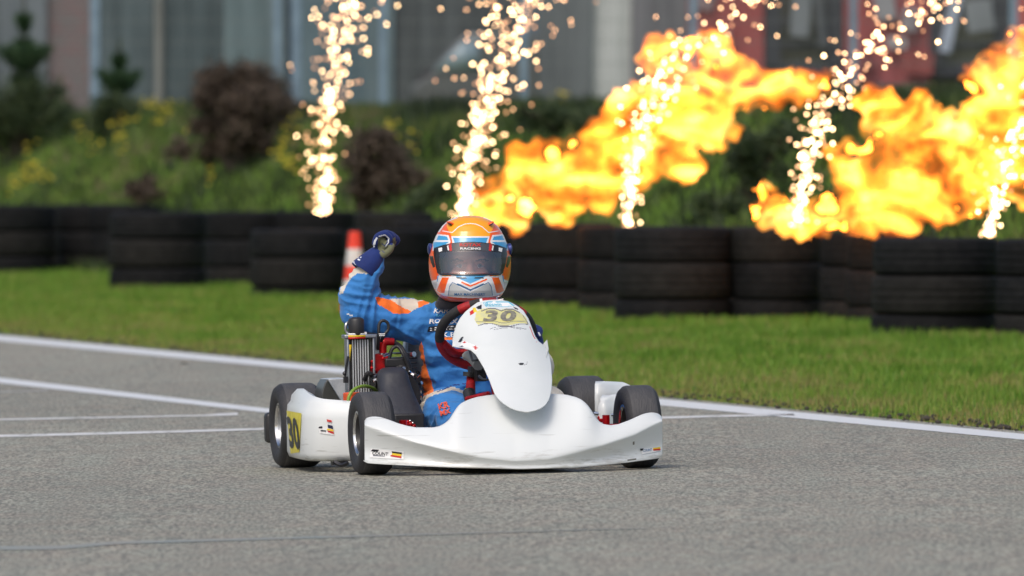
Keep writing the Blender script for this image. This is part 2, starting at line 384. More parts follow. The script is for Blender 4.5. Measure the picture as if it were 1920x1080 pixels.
def asphalt_mat():
    m_ = bpy.data.materials.new('asphalt'); m_.use_nodes = True; nt = m_.node_tree; b = nt.nodes['Principled BSDF']; L = nt.links.new
    tc = nt.nodes.new('ShaderNodeTexCoord')
    def nz(sc, st=(1, 1, 1), det=3, ro=.6):
        mp = nt.nodes.new('ShaderNodeMapping'); mp.inputs['Scale'].default_value = st; L(tc.outputs['Object'], mp.inputs[0])
        n = nt.nodes.new('ShaderNodeTexNoise'); n.inputs['Scale'].default_value = sc; n.inputs['Detail'].default_value = det; n.inputs['Roughness'].default_value = ro; L(mp.outputs[0], n.inputs['Vector']); return n.outputs[0]
    def ramp(src, p0, c0, p1, c1):
        cr = nt.nodes.new('ShaderNodeValToRGB'); cr.color_ramp.elements[0].position = p0; cr.color_ramp.elements[0].color = (*c0, 1); cr.color_ramp.elements[1].position = p1; cr.color_ramp.elements[1].color = (*c1, 1); L(src, cr.inputs[0]); return cr.outputs[0]
    def mix(kind, f, a, c):
        mx = nt.nodes.new('ShaderNodeMix'); mx.data_type = 'RGBA'; mx.blend_type = kind
        mx.inputs[0].default_value = f; L(a, mx.inputs[6]); L(c, mx.inputs[7]); return mx.outputs[2]
    base = ramp(nz(.45, det=5), .3, (.24, .231, .19), .72, (.272, .264, .22))
    st = ramp(nz(88, (1, .12, 1), 3, .8), .37, (.5, .5, .5), .66, (1.8, 1.8, 1.75))
    pt = ramp(nz(.35, (1.6, .35, 1), 3), .42, (.93, .93, .93), .6, (1.03, 1.03, 1.03))
    st2 = ramp(nz(15, (1, .25, 1), 3, .7), .3, (.88, .88, .88), .7, (1.1, 1.1, 1.1))
    tint = ramp(nz(6, (1, .4, 1), 2), .35, (1.02, .96, .94), .65, (.97, 1.0, .99))
    c = mix('MULTIPLY', 1, base, st); c = mix('MULTIPLY', 1, c, st2); c = mix('MULTIPLY', 1, c, tint); c = mix('MULTIPLY', 1, c, pt)
    L(c, b.inputs['Base Color'])
    v = nt.nodes.new('ShaderNodeTexVoronoi'); v.inputs['Scale'].default_value = 75; L(tc.outputs['Object'], v.inputs['Vector'])
    bp = nt.nodes.new('ShaderNodeBump'); bp.inputs['Strength'].default_value = .8; bp.inputs['Distance'].default_value = .006; bp.invert = True; L(v.outputs['Distance'], bp.inputs['Height'])
    L(bp.outputs[0], b.inputs['Normal']); b.inputs['Roughness'].default_value = .62; b.inputs['Specular IOR Level'].default_value = .5
    return m_
E0 = g(0, 627); E1 = g(1920, 811); ed = (E1 - E0); ed.z = 0; ed.normalize()
def clipx(P, ln):                      # along the edge
    q = P + ed * ln; return q
A = E0 - ed * 60; B = E1 + ed * 90
pts = []
for i in range(61):
    p = A.lerp(B, i / 60); pts.append(p)
right = Vector((ed.y, -ed.x, 0)); right = right if right.dot(Vector((-1, -1, 0))) > 0 else -right
mb = MB(); rows = []
for k in [0, .5, 2, 5, 10, 20, 40, 90]:
    row = []
    for p in pts:
        q = p + right * k; row.append(Vector((q.x, q.y, base_z(q.x) + .004)))
    rows.append(row)
mb.grid(rows); track = mb.build('asphalt_track', asphalt_mat(), sharp=0); tagp(track, kind='structure')

def paint_line_mat(name, c, wear, sc=9):
    m_ = bpy.data.materials.new(name); m_.use_nodes = True; nt = m_.node_tree; b = nt.nodes['Principled BSDF']; L = nt.links.new
    tc = nt.nodes.new('ShaderNodeTexCoord'); mp = nt.nodes.new('ShaderNodeMapping'); mp.inputs['Scale'].default_value = (1, .25, 1); L(tc.outputs['Object'], mp.inputs[0])
    n = nt.nodes.new('ShaderNodeTexNoise'); n.inputs['Scale'].default_value = sc; n.inputs['Detail'].default_value = 9; n.inputs['Roughness'].default_value = .75; L(mp.outputs[0], n.inputs['Vector'])
    cr = nt.nodes.new('ShaderNodeValToRGB'); cr.color_ramp.elements[0].position = wear - .1; cr.color_ramp.elements[0].color = (.29, .283, .246, 1); cr.color_ramp.elements[1].position = wear + .05; cr.color_ramp.elements[1].color = (*c, 1)
    L(n.outputs[0], cr.inputs[0]); L(cr.outputs[0], b.inputs['Base Color']); b.inputs['Roughness'].default_value = .6
    return m_
def line(name, top, bot, mt, n=24):
    mb = MB(); ra = []; rb = []
    for i in range(n + 1):
        x = top[0][0] + (top[-1][0] - top[0][0]) * i / n
        yt = np.interp(x, [p[0] for p in top], [p[1] for p in top]); yb = np.interp(x, [p[0] for p in bot], [p[1] for p in bot])
        a = g(x, yt, .0056); b = g(x, yb, .0056); ra.append(a); rb.append(b)
    mb.grid([ra, rb]); o = mb.build(name, mt, sharp=0); tagp(o, kind='structure'); return o
lw = paint_line_mat('white_line_paint', (.66, .68, .69), .36); lw2 = paint_line_mat('worn_line_paint', (.68, .68, .67), .43, 14); lw3 = paint_line_mat('faded_line_paint', (.42, .41, .38), .5, 14)
lb = paint_line_mat('faint_blue_line_paint', (.25, .28, .262), .52, 5)
line('edge_line', [(-500, 580.5), (0, 629), (640, 689.5), (1240, 748), (1920, 813.5), (2500, 869)], [(-500, 589), (0, 639), (640, 700), (1240, 760), (1920, 824.5), (2500, 882)], lw, 60)
line('inner_line', [(-500, 651), (0, 708), (504, 766), (760, 796)], [(-500, 659), (0, 718), (504, 774), (760, 805)], lw, 40)
line('marking_line', [(-300, 790), (0, 785.2), (384, 777.6), (386, 776), (446, 773.5)], [(-300, 793), (0, 787.8), (384, 779.8), (386, 780.5), (446, 778)], lw2)
line('marking_line', [(-300, 824), (0, 815), (295, 808), (520, 801.5)], [(-300, 829), (0, 819.5), (295, 812), (520, 805)], lw2)
line('marking_line', [(-200, 738), (0, 733.5), (90, 731)], [(-200, 741), (0, 736), (90, 733.5)], lw3, 8)
line('marking_line', [(1240, 781), (1360, 778), (1490, 775.5)], [(1240, 785), (1360, 781.5), (1490, 779)], lw2, 10)
line('marking_line', [(-60, 1024), (0, 1024), (110, 1023), (220, 1015), (460, 1009), (1000, 995.4), (1300, 987.6)], [(-60, 1031), (0, 1031), (110, 1030), (220, 1020), (460, 1013), (1000, 997), (1300, 988)], lb, 60)

# grass blades ----------------------------------------------------------------
def blades(name, P, H, Wd, shade, mt, lean=.5):
    n = len(P); a = np.random.rand(n) * 2 * np.pi; l = np.random.rand(n) * 2 * np.pi
    dx = np.cos(a) * Wd / 2; dy = np.sin(a) * Wd / 2; V = np.empty((n, 3, 3))
    V[:, 0] = P; V[:, 0, 0] -= dx; V[:, 0, 1] -= dy; V[:, 1] = P; V[:, 1, 0] += dx; V[:, 1, 1] += dy
    V[:, 2] = P; lr = np.random.rand(n) * lean * H; V[:, 2, 0] += np.cos(l) * lr; V[:, 2, 1] += np.sin(l) * lr; V[:, 2, 2] += H
    me = bpy.data.meshes.new(name); me.vertices.add(n * 3); me.vertices.foreach_set('co', V.ravel()); me.loops.add(n * 3); me.loops.foreach_set('vertex_index', np.arange(n * 3, dtype=np.int32))
    me.polygons.add(n); me.polygons.foreach_set('loop_start', np.arange(0, n * 3, 3, dtype=np.int32)); me.update(calc_edges=True)
    at_ = me.attributes.new('shade', 'FLOAT', 'FACE'); at_.data.foreach_set('value', shade.astype(np.float32)); me.materials.append(mt)
    return newobj(name, me)
N = 340000
Y = np.random.rand(N) * 62 + 1; Xr = (np.random.rand(N) * 2 - 1) * ((Y + 40) / F * 960 + 1.0)
s_ = NV.x * Xr + NV.y * Y
side = (Xr - E0.x) * (-ed.y) + (Y - E0.y) * ed.x
if np.median(side[s_ > 6]) < 0: side = -side
keep = (side > -.02 + .05 * np.random.rand(N)) & (s_ < 7.9)
X, Y, s_, side = Xr[keep], Y[keep], s_[keep], side[keep]; n = len(X)
pn = np.array([mnoise.noise(Vector((x * 2.2, y * .7, 0))) + .6 * mnoise.noise(Vector((x * 7, y * 2.2, 3))) for x, y in zip(X, Y)])
shade = np.clip(.46 + .46 * pn + np.random.randn(n) * .18 + .5 * np.exp(-side / .95), 0, 1)
Hh = (.022 + .022 * np.random.rand(n) + .02 * np.clip(-pn, 0, 1)) * (1 - .6 * np.exp(-side / .35))
nearw = np.exp(-((s_ - 6.1) / .25) ** 2); Hh += nearw * .03 * np.random.rand(n)
P = np.stack([X, Y, .02 * X], 1)
m_grass = attrmat('lawn_grass', [(0, (.068, .145, .013)), (.35, (.112, .225, .022)), (.62, (.155, .245, .034)), (.85, (.23, .245, .06)), (1, (.24, .2, .075))])
tagp(blades('grass', P, Hh, np.where(side < 1.2, .006, .009), shade, m_grass), 'short green and patchy brown grass between track and tyre wall', 'grass', kind='stuff')
# dirt crumbs along the asphalt edge
mb = MB()
for i in range(700):
    t = random.random(); p = g(-60 + 2050 * t, 0 + 627 + (811 - 627) / 1920 * (-60 + 2050 * t)) + Vector((.981, .196, 0)) * random.uniform(-.03, .2) ; r = random.choice([.003, .004, .006, .006, .008, .011])
    mb.ell(Vector((p.x, p.y, base_z(p.x) + .004 + r * .4)), (r, r * 1.3, r * .7), n=6)
for px, py, r in ((1738, 789, .018), (345, 684, .012), (1880, 806, .02), (1900, 693, .018)):
    p = g(px, py); mb.ell(Vector((p.x, p.y, base_z(p.x) + r * .4)), (r * 1.3, r, r * .6), n=10); mb.ell(Vector((p.x + r, p.y, base_z(p.x) + r * .3)), (r * .7, r, r * .5), n=8)
tagp(mb.build('soil_crumbs', mat('dark_soil', (.035, .03, .024), .9, vary=(.07, .06, .045), vscale=20)), 'dark crumbs of soil and rubber along the track edge', 'soil', kind='stuff')

# bank vegetation
N = 150000
Y = np.random.rand(N) * 75 + 22; X = (np.random.rand(N) * 2 - 1) * ((Y + 40) / F * 960 + 1.6); s_ = NV.x * X + NV.y * Y
keep = (s_ > 7.5) & (s_ < 14.5); X, Y, s_ = X[keep], Y[keep], s_[keep]; n = len(X)
pn = np.array([mnoise.noise(Vector((x * 1.1, y * .35, 5))) + .7 * mnoise.noise(Vector((x * 3.2, y * 1.1, 9))) for x, y in zip(X, Y)])
Z = np.array([gz(x, y) for x, y in zip(X, Y)]) - .01
Hh = (.05 + .09 * np.random.rand(n) + .1 * np.clip(pn, 0, 1)); shade = np.clip(.45 - .75 * pn + np.random.randn(n) * .16, 0, 1)
m_bank = attrmat('bank_weeds', [(0, (.016, .026, .012)), (.3, (.036, .058, .018)), (.6, (.06, .095, .02)), (.85, (.10, .13, .03)), (1, (.13, .105, .06))])
tagp(blades('bank_weeds', np.stack([X, Y, Z], 1), Hh, np.full(n, .022), shade, m_bank, .8), 'long rough grass and weeds covering the bank behind the tyres', 'weeds', kind='stuff')
def bank_at(px, py, smin=7.7):                 # first point where the ray meets the bank
    r = ray(px, py); t = 62.0
    while t < 170:
        p = CAM + r * t
        if sco(p.x, p.y) > smin and p.z < gz(p.x, p.y): return p
        t += .2
    return CAM + r * 112
# yellow flowers
mb = MB()
cl = [(45, 355, 14), (60, 340, 14), (80, 350, 12), (30, 370, 10), (215, 250, 20), (240, 240, 16), (300, 237, 16), (225, 285, 14), (270, 210, 16), (325, 185, 6), (285, 192, 9), (450, 288, 5), (483, 303, 8), (520, 290, 6), (545, 260, 16), (550, 250, 10), (545, 335, 20), (530, 315, 12), (345, 270, 6), (150, 265, 8), (735, 260, 10), (780, 290, 8), (1060, 180, 12), (1040, 200, 6), (1750, 140, 6), (1700, 335, 5), (1600, 215, 6), (60, 300, 6), (180, 300, 7), (390, 345, 6)]
for px, py, k in cl:
    for j in range(k):
        p = bank_at(px + random.gauss(0, 10), py + random.gauss(0, 9)); hh = random.uniform(.06, .16); r = random.uniform(.011, .02)
        q = Vector((p.x, p.y, gz(p.x, p.y) + hh)); mb.ell(q, (r, r, r * .6), n=6); mb.tube([q - Vector((0, 0, hh)), q], .002, n=3, mi=1)
tagp(mb.build('wildflowers', [mat('yellow_petals', (.62, .5, .03), .6), mat('flower_stem', (.06, .1, .02), .7)]), 'clusters of small yellow wildflowers among the bank weeds', 'wildflowers', kind='stuff')

def leafcloud(mb, c, rad, n, size, seed, mi=0, flat=0):
    rs = random.Random(seed)
    for i in range(n):
        d = Vector((rs.gauss(0, .5), rs.gauss(0, .5), rs.gauss(0, .52)))
        if d.length > 1.5: continue
        k = 1 + .75 * mnoise.noise(d * 2.4 + Vector((seed, 0, 0)))
        p = Vector(c) + Vector((d.x * rad[0], d.y * rad[1], d.z * rad[2])) * k
        a = Vector((rs.gauss(0, 1), rs.gauss(0, 1), rs.gauss(0, 1))).normalized(); b = a.orthogonal().normalized(); s = size * rs.uniform(.6, 1.4)
        mb.add([p - a * s, p + b * s * .4, p + a * s, p - b * s * .4], [(0, 1, 2, 3)], mi)
def shadeattr(o, seed, lo=0, hi=1):
    rs = np.random.RandomState(seed); me = o.data; a = me.attributes.new('shade', 'FLOAT', 'FACE'); a.data.foreach_set('value', rs.uniform(lo, hi, len(me.polygons)).astype(np.float32))
m_brown = attrmat('dry_brown_foliage', [(0, (.04, .028, .02)), (.5, (.075, .055, .04)), (1, (.13, .098, .07))])
m_dkgreen = attrmat('dark_green_foliage', [(0, (.024, .038, .018)), (.5, (.042, .066, .026)), (1, (.075, .1, .04))])
m_pine = attrmat('pine_needles', [(0, (.018, .045, .02)), (.5, (.03, .07, .026)), (1, (.055, .10, .035))])
m_bark = mat('bark', (.06, .045, .035), .9, vary=(.03, .022, .018), vscale=30)
def bush(name, label, lobes, mt, seed, group='shrubs on the bank'):
    """lobes: (px, py, rx px, ry px)"""
    x0 = sum(l[0] for l in lobes) / len(lobes); yb = max(l[1] + l[3] for l in lobes)
    base = bank_at(x0, min(yb, 395)); D = (base - CAM).dot(FWD); sc = F / D
    root = empty(name, Matrix.Translation((base.x, base.y, gz(base.x, base.y)))); tagp(root, label, 'shrub', group)
    mb = MB(); tw = MB()
    for i, (px, py, rx, ry) in enumerate(lobes):
        c = at(px, py, D) - root.location; n = int(rx * ry * 1.0)
        rs = random.Random(seed * 7 + i)
        for k in range(7):
            o_ = Vector((rs.gauss(0, .42) * rx, rs.gauss(0, .4) * rx, rs.gauss(.05, .42) * ry)) / sc; f_ = rs.uniform(.35, .62)
            leafcloud(mb, c + o_, (rx / sc * f_, rx / sc * f_, ry / sc * f_ * 1.15), n // 6, .022, seed + i * 9 + k)
        for k in range(7):
            e = c + Vector((random.gauss(0, .5) * rx / sc, random.gauss(0, .4) * rx / sc, random.uniform(-.3, .8) * ry / sc)); tw.tube([Vector((0, 0, -.05)), (Vector(c) * .5 + e * .2), e], [.018, .011, .004], n=5)
    tw.build('stems', m_bark, root, fix=False); o = mb.build('foliage', mt, root, sharp=0, fix=False); shadeattr(o, seed)
bush('brown_shrub', 'big dry brown shrub in the middle of the bank left of the sparks', [(455, 150, 48, 48), (400, 190, 45, 50), (450, 220, 95, 60), (400, 280, 60, 42), (520, 205, 50, 32), (470, 265, 55, 40), (385, 150, 14, 22)], m_brown, 11)
bush('brown_shrub', 'broad brown shrub right of the leftmost spark fountain', [(715, 310, 60, 50), (690, 350, 55, 40), (760, 350, 50, 36), (720, 262, 26, 24)], m_brown, 31)
bush('brown_shrub', 'low brown shrub just above the tyres at left', [(262, 362, 40, 26), (295, 372, 30, 20)], m_brown, 51)
bush('green_shrub', 'dark leafy shrub at the left edge under the pine', [(40, 215, 75, 65), (90, 190, 50, 45), (20, 260, 70, 45), (-60, 220, 60, 70)], m_dkgreen, 71)
bush('green_shrub', 'dark green shrub under the small pine sapling', [(205, 205, 38, 30), (185, 235, 28, 22), (240, 200, 26, 18)], m_dkgreen, 91)
bush('green_shrub', 'dark green shrub between the two flames', [(1400, 290, 48, 42), (1460, 262, 40, 32), (1350, 385, 40, 24)], m_dkgreen, 111)
bush('green_shrub', 'low green shrub right of the broad brown shrub', [(810, 370, 34, 26), (780, 385, 24, 16)], m_dkgreen, 131)
bush('green_shrub', 'leafy shrub on the bank top behind the second spark fountain', [(1020, 215, 60, 24), (1100, 232, 40, 26)], m_dkgreen, 151)
def pine(label, px, ytop, ybase, D, whorls, seed):
    sc = F / D; b = at(px, ybase, D); t = at(px, ytop, D); rs = random.Random(seed)
    root = empty('pine_tree', Matrix.Translation(b)); tagp(root, label, 'tree', 'pine saplings on the bank')
    tr = MB(); cr = MB(); H = (t - b).z; tr.tube([Vector((0, 0, -.4)), Vector((.01, 0, H * .5)), Vector((0, 0, H))], [.035, .022, .006], n=8)
    for (py, w, up) in whorls:
        z = (at(px, py, D) - b).z; L = w / sc
        for k in range(9):
            a = k * 2 * math.pi / 9 + rs.random() * .4; e = Vector((math.cos(a) * L, math.sin(a) * L, z + up * L)); s = Vector((0, 0, z)); mid = s.lerp(e, .55) - Vector((0, 0, L * .12))
            tr.tube([s, mid, e], [.01, .007, .003], n=5)
            for j in range(220):
                u = rs.uniform(.15, 1); p = (s.lerp(mid, u / .55) if u < .55 else mid.lerp(e, (u - .55) / .45)); d = Vector((rs.gauss(0, 1), rs.gauss(0, 1), rs.gauss(.6, 1))).normalized() * rs.uniform(.04, .09)
                q = d.orthogonal().normalized() * .005; cr.add([p - q, p + q, p + d], [(0, 1, 2)])
    for j in range(90):
        z = rs.uniform(.35, 1) * H; d = Vector((rs.gauss(0, 1), rs.gauss(0, 1), rs.gauss(.7, .7))).normalized() * rs.uniform(.03, .07); q = d.orthogonal().normalized() * .005; cr.add([Vector((0, 0, z)) - q, Vector((0, 0, z)) + q, Vector((0, 0, z)) + d], [(0, 1, 2)])
    tr.build('trunk', m_bark, root, fix=False); o = cr.build('crown', m_pine, root, sharp=0, fix=False); shadeattr(o, seed)
pine('taller dark pine sapling at the left edge with its top out of the photo', 45, -20, 230, 112, [(138, 54, .9), (122, 36, .9), (158, 24, .5), (60, 11, 2.5), (100, 14, 1.5)], 1)
pine('smaller pine sapling with one whorl of upswept branches', 224, 74, 215, 111, [(178, 42, 1.0), (172, 30, .75), (160, 20, .9), (128, 9, 2.0)], 2)

# ------------------------------------------------------------------ building and fence far behind
BD = 134.0
def bx(px): return (px - 960) * BD / F
def bz(py): return CAM.z + (210 - py) * BD / F
bY = BD - 40
root = empty('building', Matrix.Translation((0, bY, 1.0))); tagp(root, 'long grey workshop building with red panels and dark windows behind the bank', 'building')
OFF = Vector((0, -bY, -1.0))
def clad(name, rgb, rough=.6, brick=False):
    m_ = mat(name, srgb(*rgb), rough, vary=srgb(*[max(0, c - 24) for c in rgb]), vscale=3.2, vstretch=(2.2, 2, .22))
    if brick:
        nt = m_.node_tree; br = nt.nodes.new('ShaderNodeTexBrick'); br.inputs['Scale'].default_value = 4; br.inputs['Color1'].default_value = srgb(*rgb); br.inputs['Color2'].default_value = srgb(rgb[0] + 14, rgb[1] - 6, rgb[2] - 6); br.inputs['Mortar'].default_value = srgb(118, 118, 120)
        tc = nt.nodes.new('ShaderNodeTexCoord'); mp = nt.nodes.new('ShaderNodeMapping'); mp.inputs['Rotation'].default_value = (R(90), 0, 0); nt.links.new(tc.outputs['Object'], mp.inputs[0]); nt.links.new(mp.outputs[0], br.inputs['Vector']); nt.links.new(br.outputs[0], nt.nodes['Principled BSDF'].inputs['Base Color'])
    return m_
segs = [(-1800, -500, (92, 104, 110)), (-500, 0, (84, 94, 100)), (0, 88, (104, 112, 120)), (88, 172, (100, 93, 95)), (172, 290, (78, 92, 98)), (290, 306, (124, 126, 124)), (306, 420, (70, 84, 90)), (420, 505, (98, 116, 122)),
        (505, 535, (120, 138, 146)), (535, 560, (48, 66, 84)), (560, 690, (92, 112, 122)), (690, 738, (106, 124, 132)), (738, 965, (76, 82, 86)), (965, 1010, (96, 110, 120)), (1010, 1110, (102, 108, 112)), (1110, 1184, (186, 190, 190)),
        (1184, 1290, (112, 112, 118)), (1290, 1432, (158, 84, 84)), (1580, 1742, (160, 86, 88)), (1895, 2010, (172, 90, 90)), (2010, 3600, (100, 106, 110))]
for i, (a, b, c) in enumerate(segs):
    mb = MB(); dep = .05 * (i % 3); x0, x1 = bx(a), bx(b)
    mb.box(Vector(((x0 + x1) / 2, bY + .3 - dep / 2, 3.6)) + OFF, (x1 - x0 - .006, .6 + dep, 5.6))
    k = int((x1 - x0) / .25)
    for j in range(1, k): mb.box(Vector((x0 + j * .25, bY - dep - .01, 3.6)) + OFF, (.03, .03, 5.5))
    mb.build('wall_panel', clad('cladding_%d' % i, c, brick=(i == 3)), root)
m_winf = mat('window_frame_and_reflection', srgb(52, 54, 62), .5); m_glass = mat('reflective_glass', (.25, .27, .28), .12, .6, vary=(.12, .13, .14), vscale=1.5)
for a, b in ((1432, 1580), (1742, 1895)):
    mb = MB(); x0, x1 = bx(a), bx(b); w = .14
    zt, zb = 6.4, bz(118)
    for xx in (x0 + .09, x1 - .09): mb.box(Vector((xx, bY + .1, (zt + zb) / 2)) + OFF, (.18, .3, zt - zb))
    mb.box(Vector(((x0 + x1) / 2, bY + .2, 1.6)) + OFF, (x1 - x0, .4, 2 * (bz(118) - 1.6)))
    mb.box(Vector(((x0 + x1) / 2, bY + .1, bz(85))) + OFF, (x1 - x0, .12, .08))
    rot = Matrix.Rotation(R(-38), 3, 'Y'); mb.box(Vector(((x0 + x1) / 2, bY + .02, bz(15))) + OFF, (.9, .05, .07), rot)  # slanted bar: diagonal reflection in the pane, modelled as a solid strip
    wf = mb.build('window', m_winf, root)
    mb = MB(); mb.box(Vector(((x0 + x1) / 2, bY + .2, (zt + zb) / 2)) + OFF, (x1 - x0 - .3, .05, zt - zb)); mb.build('pane', m_glass, wf)
for i, (a, b, c, d_, col) in enumerate([(1638, 1676, -30, 38, (150, 150, 156)), (1690, 1722, 14, 60, (148, 142, 148)), (1662, 1700, 70, 92, (165, 160, 164)), (1610, 1640, 96, 130, (128, 74, 78)), (1330, 1372, 60, 118, (146, 126, 130)), (1300, 1340, -20, 20, (140, 120, 124)), (1484, 1520, -40, 70, (120, 126, 132)), (1528, 1545, -40, 90, (88, 92, 98)), (1810, 1862, 0, 60, (128, 134, 140)), (1774, 1796, -40, 100, (168, 178, 196)), (1690, 1750, 100, 140, (140, 72, 70))]):
    mb = MB(); mb.box(Vector(((bx(a) + bx(b)) / 2, bY - .13, (bz(c) + bz(d_)) / 2)) + OFF, (bx(b) - bx(a), .06, bz(c) - bz(d_)), Matrix.Rotation(R((-9, 12, 4, -6)[i % 4]), 3, 'Y')); mb.build('wall_board', clad('board_%d' % i, col), root, bevel=.01)
mb = MB(); mb.box(Vector((bx(1600), bY - .25, .9)) + OFF, (bx(2000) - bx(1200), .4, 2 * (bz(160) - .9))); mb.build('plinth', clad('grey_plinth', (118, 120, 122)), root)
mb = MB(); mb.box(Vector((bx(900), bY + 4, 6.6)) + OFF, (bx(3650) - bx(-1850), 9, .3)); mb.build('roof', mat('roof_metal', (.12, .12, .13), .5), root)
mb = MB(); mb.box(Vector((bx(900), bY + 4.4, 3.5)) + OFF, (bx(3600) - bx(-1800) - .1, 7.4, 5.8)); mb.build('back_wall', mat('back_wall', (.2, .21, .22), .7), root)
# grey van parked before the building (sloping pale windscreen)
vY = bY - 3.2; 
def vx(px): return (px - 960) * (vY + 40) / F
def vz(py): return CAM.z + (210 - py) * (vY + 40) / F
vr = empty('parked_van', Matrix.Translation((vx(860), vY, 1.1))); tagp(vr, 'blurred dark grey van with a sloping windscreen parked behind the bank', 'van')
OV = Vector((-vx(860), -vY, -1.1))
prof = [(772, 198), (772, 160), (806, 140), (818, 118), (862, 72), (880, 62), (1010, 62), (1010, 198)]
mb = MB(); nP = len(prof); fr = [Vector((vx(a), vY, vz(b))) + OV for a, b in prof]; bk = [p + Vector((0, 1.7, 0)) for p in fr]
mb.add(fr + bk, [tuple(range(nP)), tuple(range(nP, 2 * nP))[::-1]] + [(i, (i + 1) % nP, (i + 1) % nP + nP, i + nP) for i in range(nP)]); mb.build('body', mat('van_paint', srgb(82, 86, 90), .3, coat=.5), vr, bevel=.04)
mb = MB(); q = [Vector((vx(a), vY - .012, vz(b))) + OV for a, b in ((812, 132), (866, 78), (898, 74), (898, 132))]; mb.add(q, [(0, 1, 2, 3)]); mb.build('window', mat('pale_glass', srgb(132, 150, 160), .2), vr, solid=.02)
for a in (820, 960):
    mb = MB(); mb.lathe([(-.08, .1), (-.09, .22), (0, .26), (.09, .22), (.08, .1)], Vector((vx(a), vY + .1, 1.35)) + OV, 'y', 24); mb.build('wheel', m_rubber, vr)

fr = empty('wire_fence', Matrix.Translation((0, 78, 1.1))); tagp(fr, 'tall wire fence with blue grey posts along the bank top', 'fence')
FD = 118.0; m_post = mat('blue_grey_post', srgb(122, 144, 162), .5, vary=srgb(100, 120, 138)); m_wire = mat('fence_wire', (.18, .2, .2), .5, .5)
def fx(px): return (px - 960) * FD / F
for px in (-760, -440, 178, 520, 556, 718, 982, 1300, 1600, 1900, 2300):
    mb = MB(); x = fx(px); w = .07 if px not in (178, 556) else .09; mb.box((x, 0, 1.5), (w, w, 3.2)); mb.build('post', m_post, fr, bevel=.006)
mb = MB()
for z in np.arange(.1, 3.0, .2): mb.box((0, 0, z), (20, .004, .006))
for x in np.arange(-10, 10, .05): mb.box((x, .006, 1.5), (.004, .004, 3.0))
mb.build('wire_mesh', m_wire, fr, fix=False)
mb = MB(); p = bank_at(745, 212); mb.ell((0, 0, .03), (.07, .06, .05), n=14); mb.ell((.04, .02, .05), (.035, .03, .03), n=10)
o = mb.build('pale_rock', mat('pale_stone', (.5, .5, .48), .8, vary=(.35, .35, .33), vscale=12, bump=.5, bscale=30)); o.location = (p.x, p.y, gz(p.x, p.y)); tagp(o, 'small pale stone on top of the bank right of the first sparks', 'stone')

# ------------------------------------------------------------------ tyre wall
def tyre_mat(name, c, c2): 
    m_ = mat(name, c, .75, vary=c2, vscale=6, bump=.3, bscale=40, spec=.13); return m_
m_ty = [tyre_mat('old_tyre_a', (.007, .0075, .0085), (.016, .016, .017)), tyre_mat('old_tyre_b', (.011, .0105, .01), (.021, .02, .019)), tyre_mat('old_tyre_c', (.006, .0063, .007), (.012, .012, .013))]
prof = [(-.08, .60), (-.3, .66), (-.46, .80), (-.5, .88), (-.475, .955), (-.42, .985), (-.34, .994), (-.285, .99), (-.27, .995), (-.12, 1.0), (-.105, .994), (-.09, 1.0), (.09, 1.0), (.105, .994), (.12, 1.0), (.27, .995), (.285, .99), (.34, .994), (.42, .985), (.475, .955), (.5, .88), (.46, .80), (.3, .66), (.08, .60)]
prof += [(.07, .66), (.3, .82), (.36, .9), (0, .95), (-.36, .9), (-.3, .82), (-.07, .66)]
tyre_me = []
for m_ in m_ty:
    mb = MB(); mb.lathe(prof, (0, 0, .5), 'z', 56); me = mb.mesh('wall_tyre', m_, 60)
    bm = bmesh.new(); bm.from_mesh(me); bmesh.ops.recalc_face_normals(bm, faces=bm.faces); bm.to_mesh(me); bm.free(); tyre_me.append(me)
# (x0, x1, [band edges from the top], description, material, extra depth)
stacks = [
 (-250, -82, [381, 432, 480, 506], 'stack just outside the left edge', 0, 0),
 (-82, 97, [384, 434, 481, 511], 'stack at the left edge of the photo', 0, 0),
 (99, 255, [383, 434, 479, 508], 'second stack from the left edge', 2, .3),
 (203, 382, [398, 449, 503, 541], 'third stack from the left', 0, 0),
 (383, 540, [397, 449, 502, 534], 'fourth stack from the left', 2, .4),
 (470, 645, [430, 484, 541, 556], 'low forward stack left of the traffic cone', 0, 0),
 (646, 808, [430, 485, 541, 559], 'low forward stack behind the traffic cone', 2, 0),
 (512, 664, [396, 448, 499, 532], 'stack peeking over the low one left of the cone', 2, .6),
 (664, 812, [398, 449, 500, 535], 'stack peeking over the low one behind the cone', 1, .6),
 (812, 985, [416, 472, 528, 566], 'stack behind the orange helmet', 2, 0),
 (960, 1158, [418, 482, 540, 575], 'stack right of the orange helmet', 1, .5),
 (1154, 1374, [425, 493, 562, 602], 'wide stack above the right front wheel', 0, 0),
 (1374, 1542, [425, 493, 562, 600], 'stack just right of the wide one at right', 1, .2),
 (1540, 1700, [434, 500, 566, 600], 'narrow stack beside the nearest stack', 2, .7),
 (1640, 1873, [446, 517, 590, 628], 'nearest and tallest looking stack at right', 0, 0),
 (1873, 2100, [448, 519, 591, 628], 'stack at the right edge of the photo', 2, .1),
 (2102, 2330, [462, 536, 610, 650], 'stack just outside the right edge', 0, .1)]
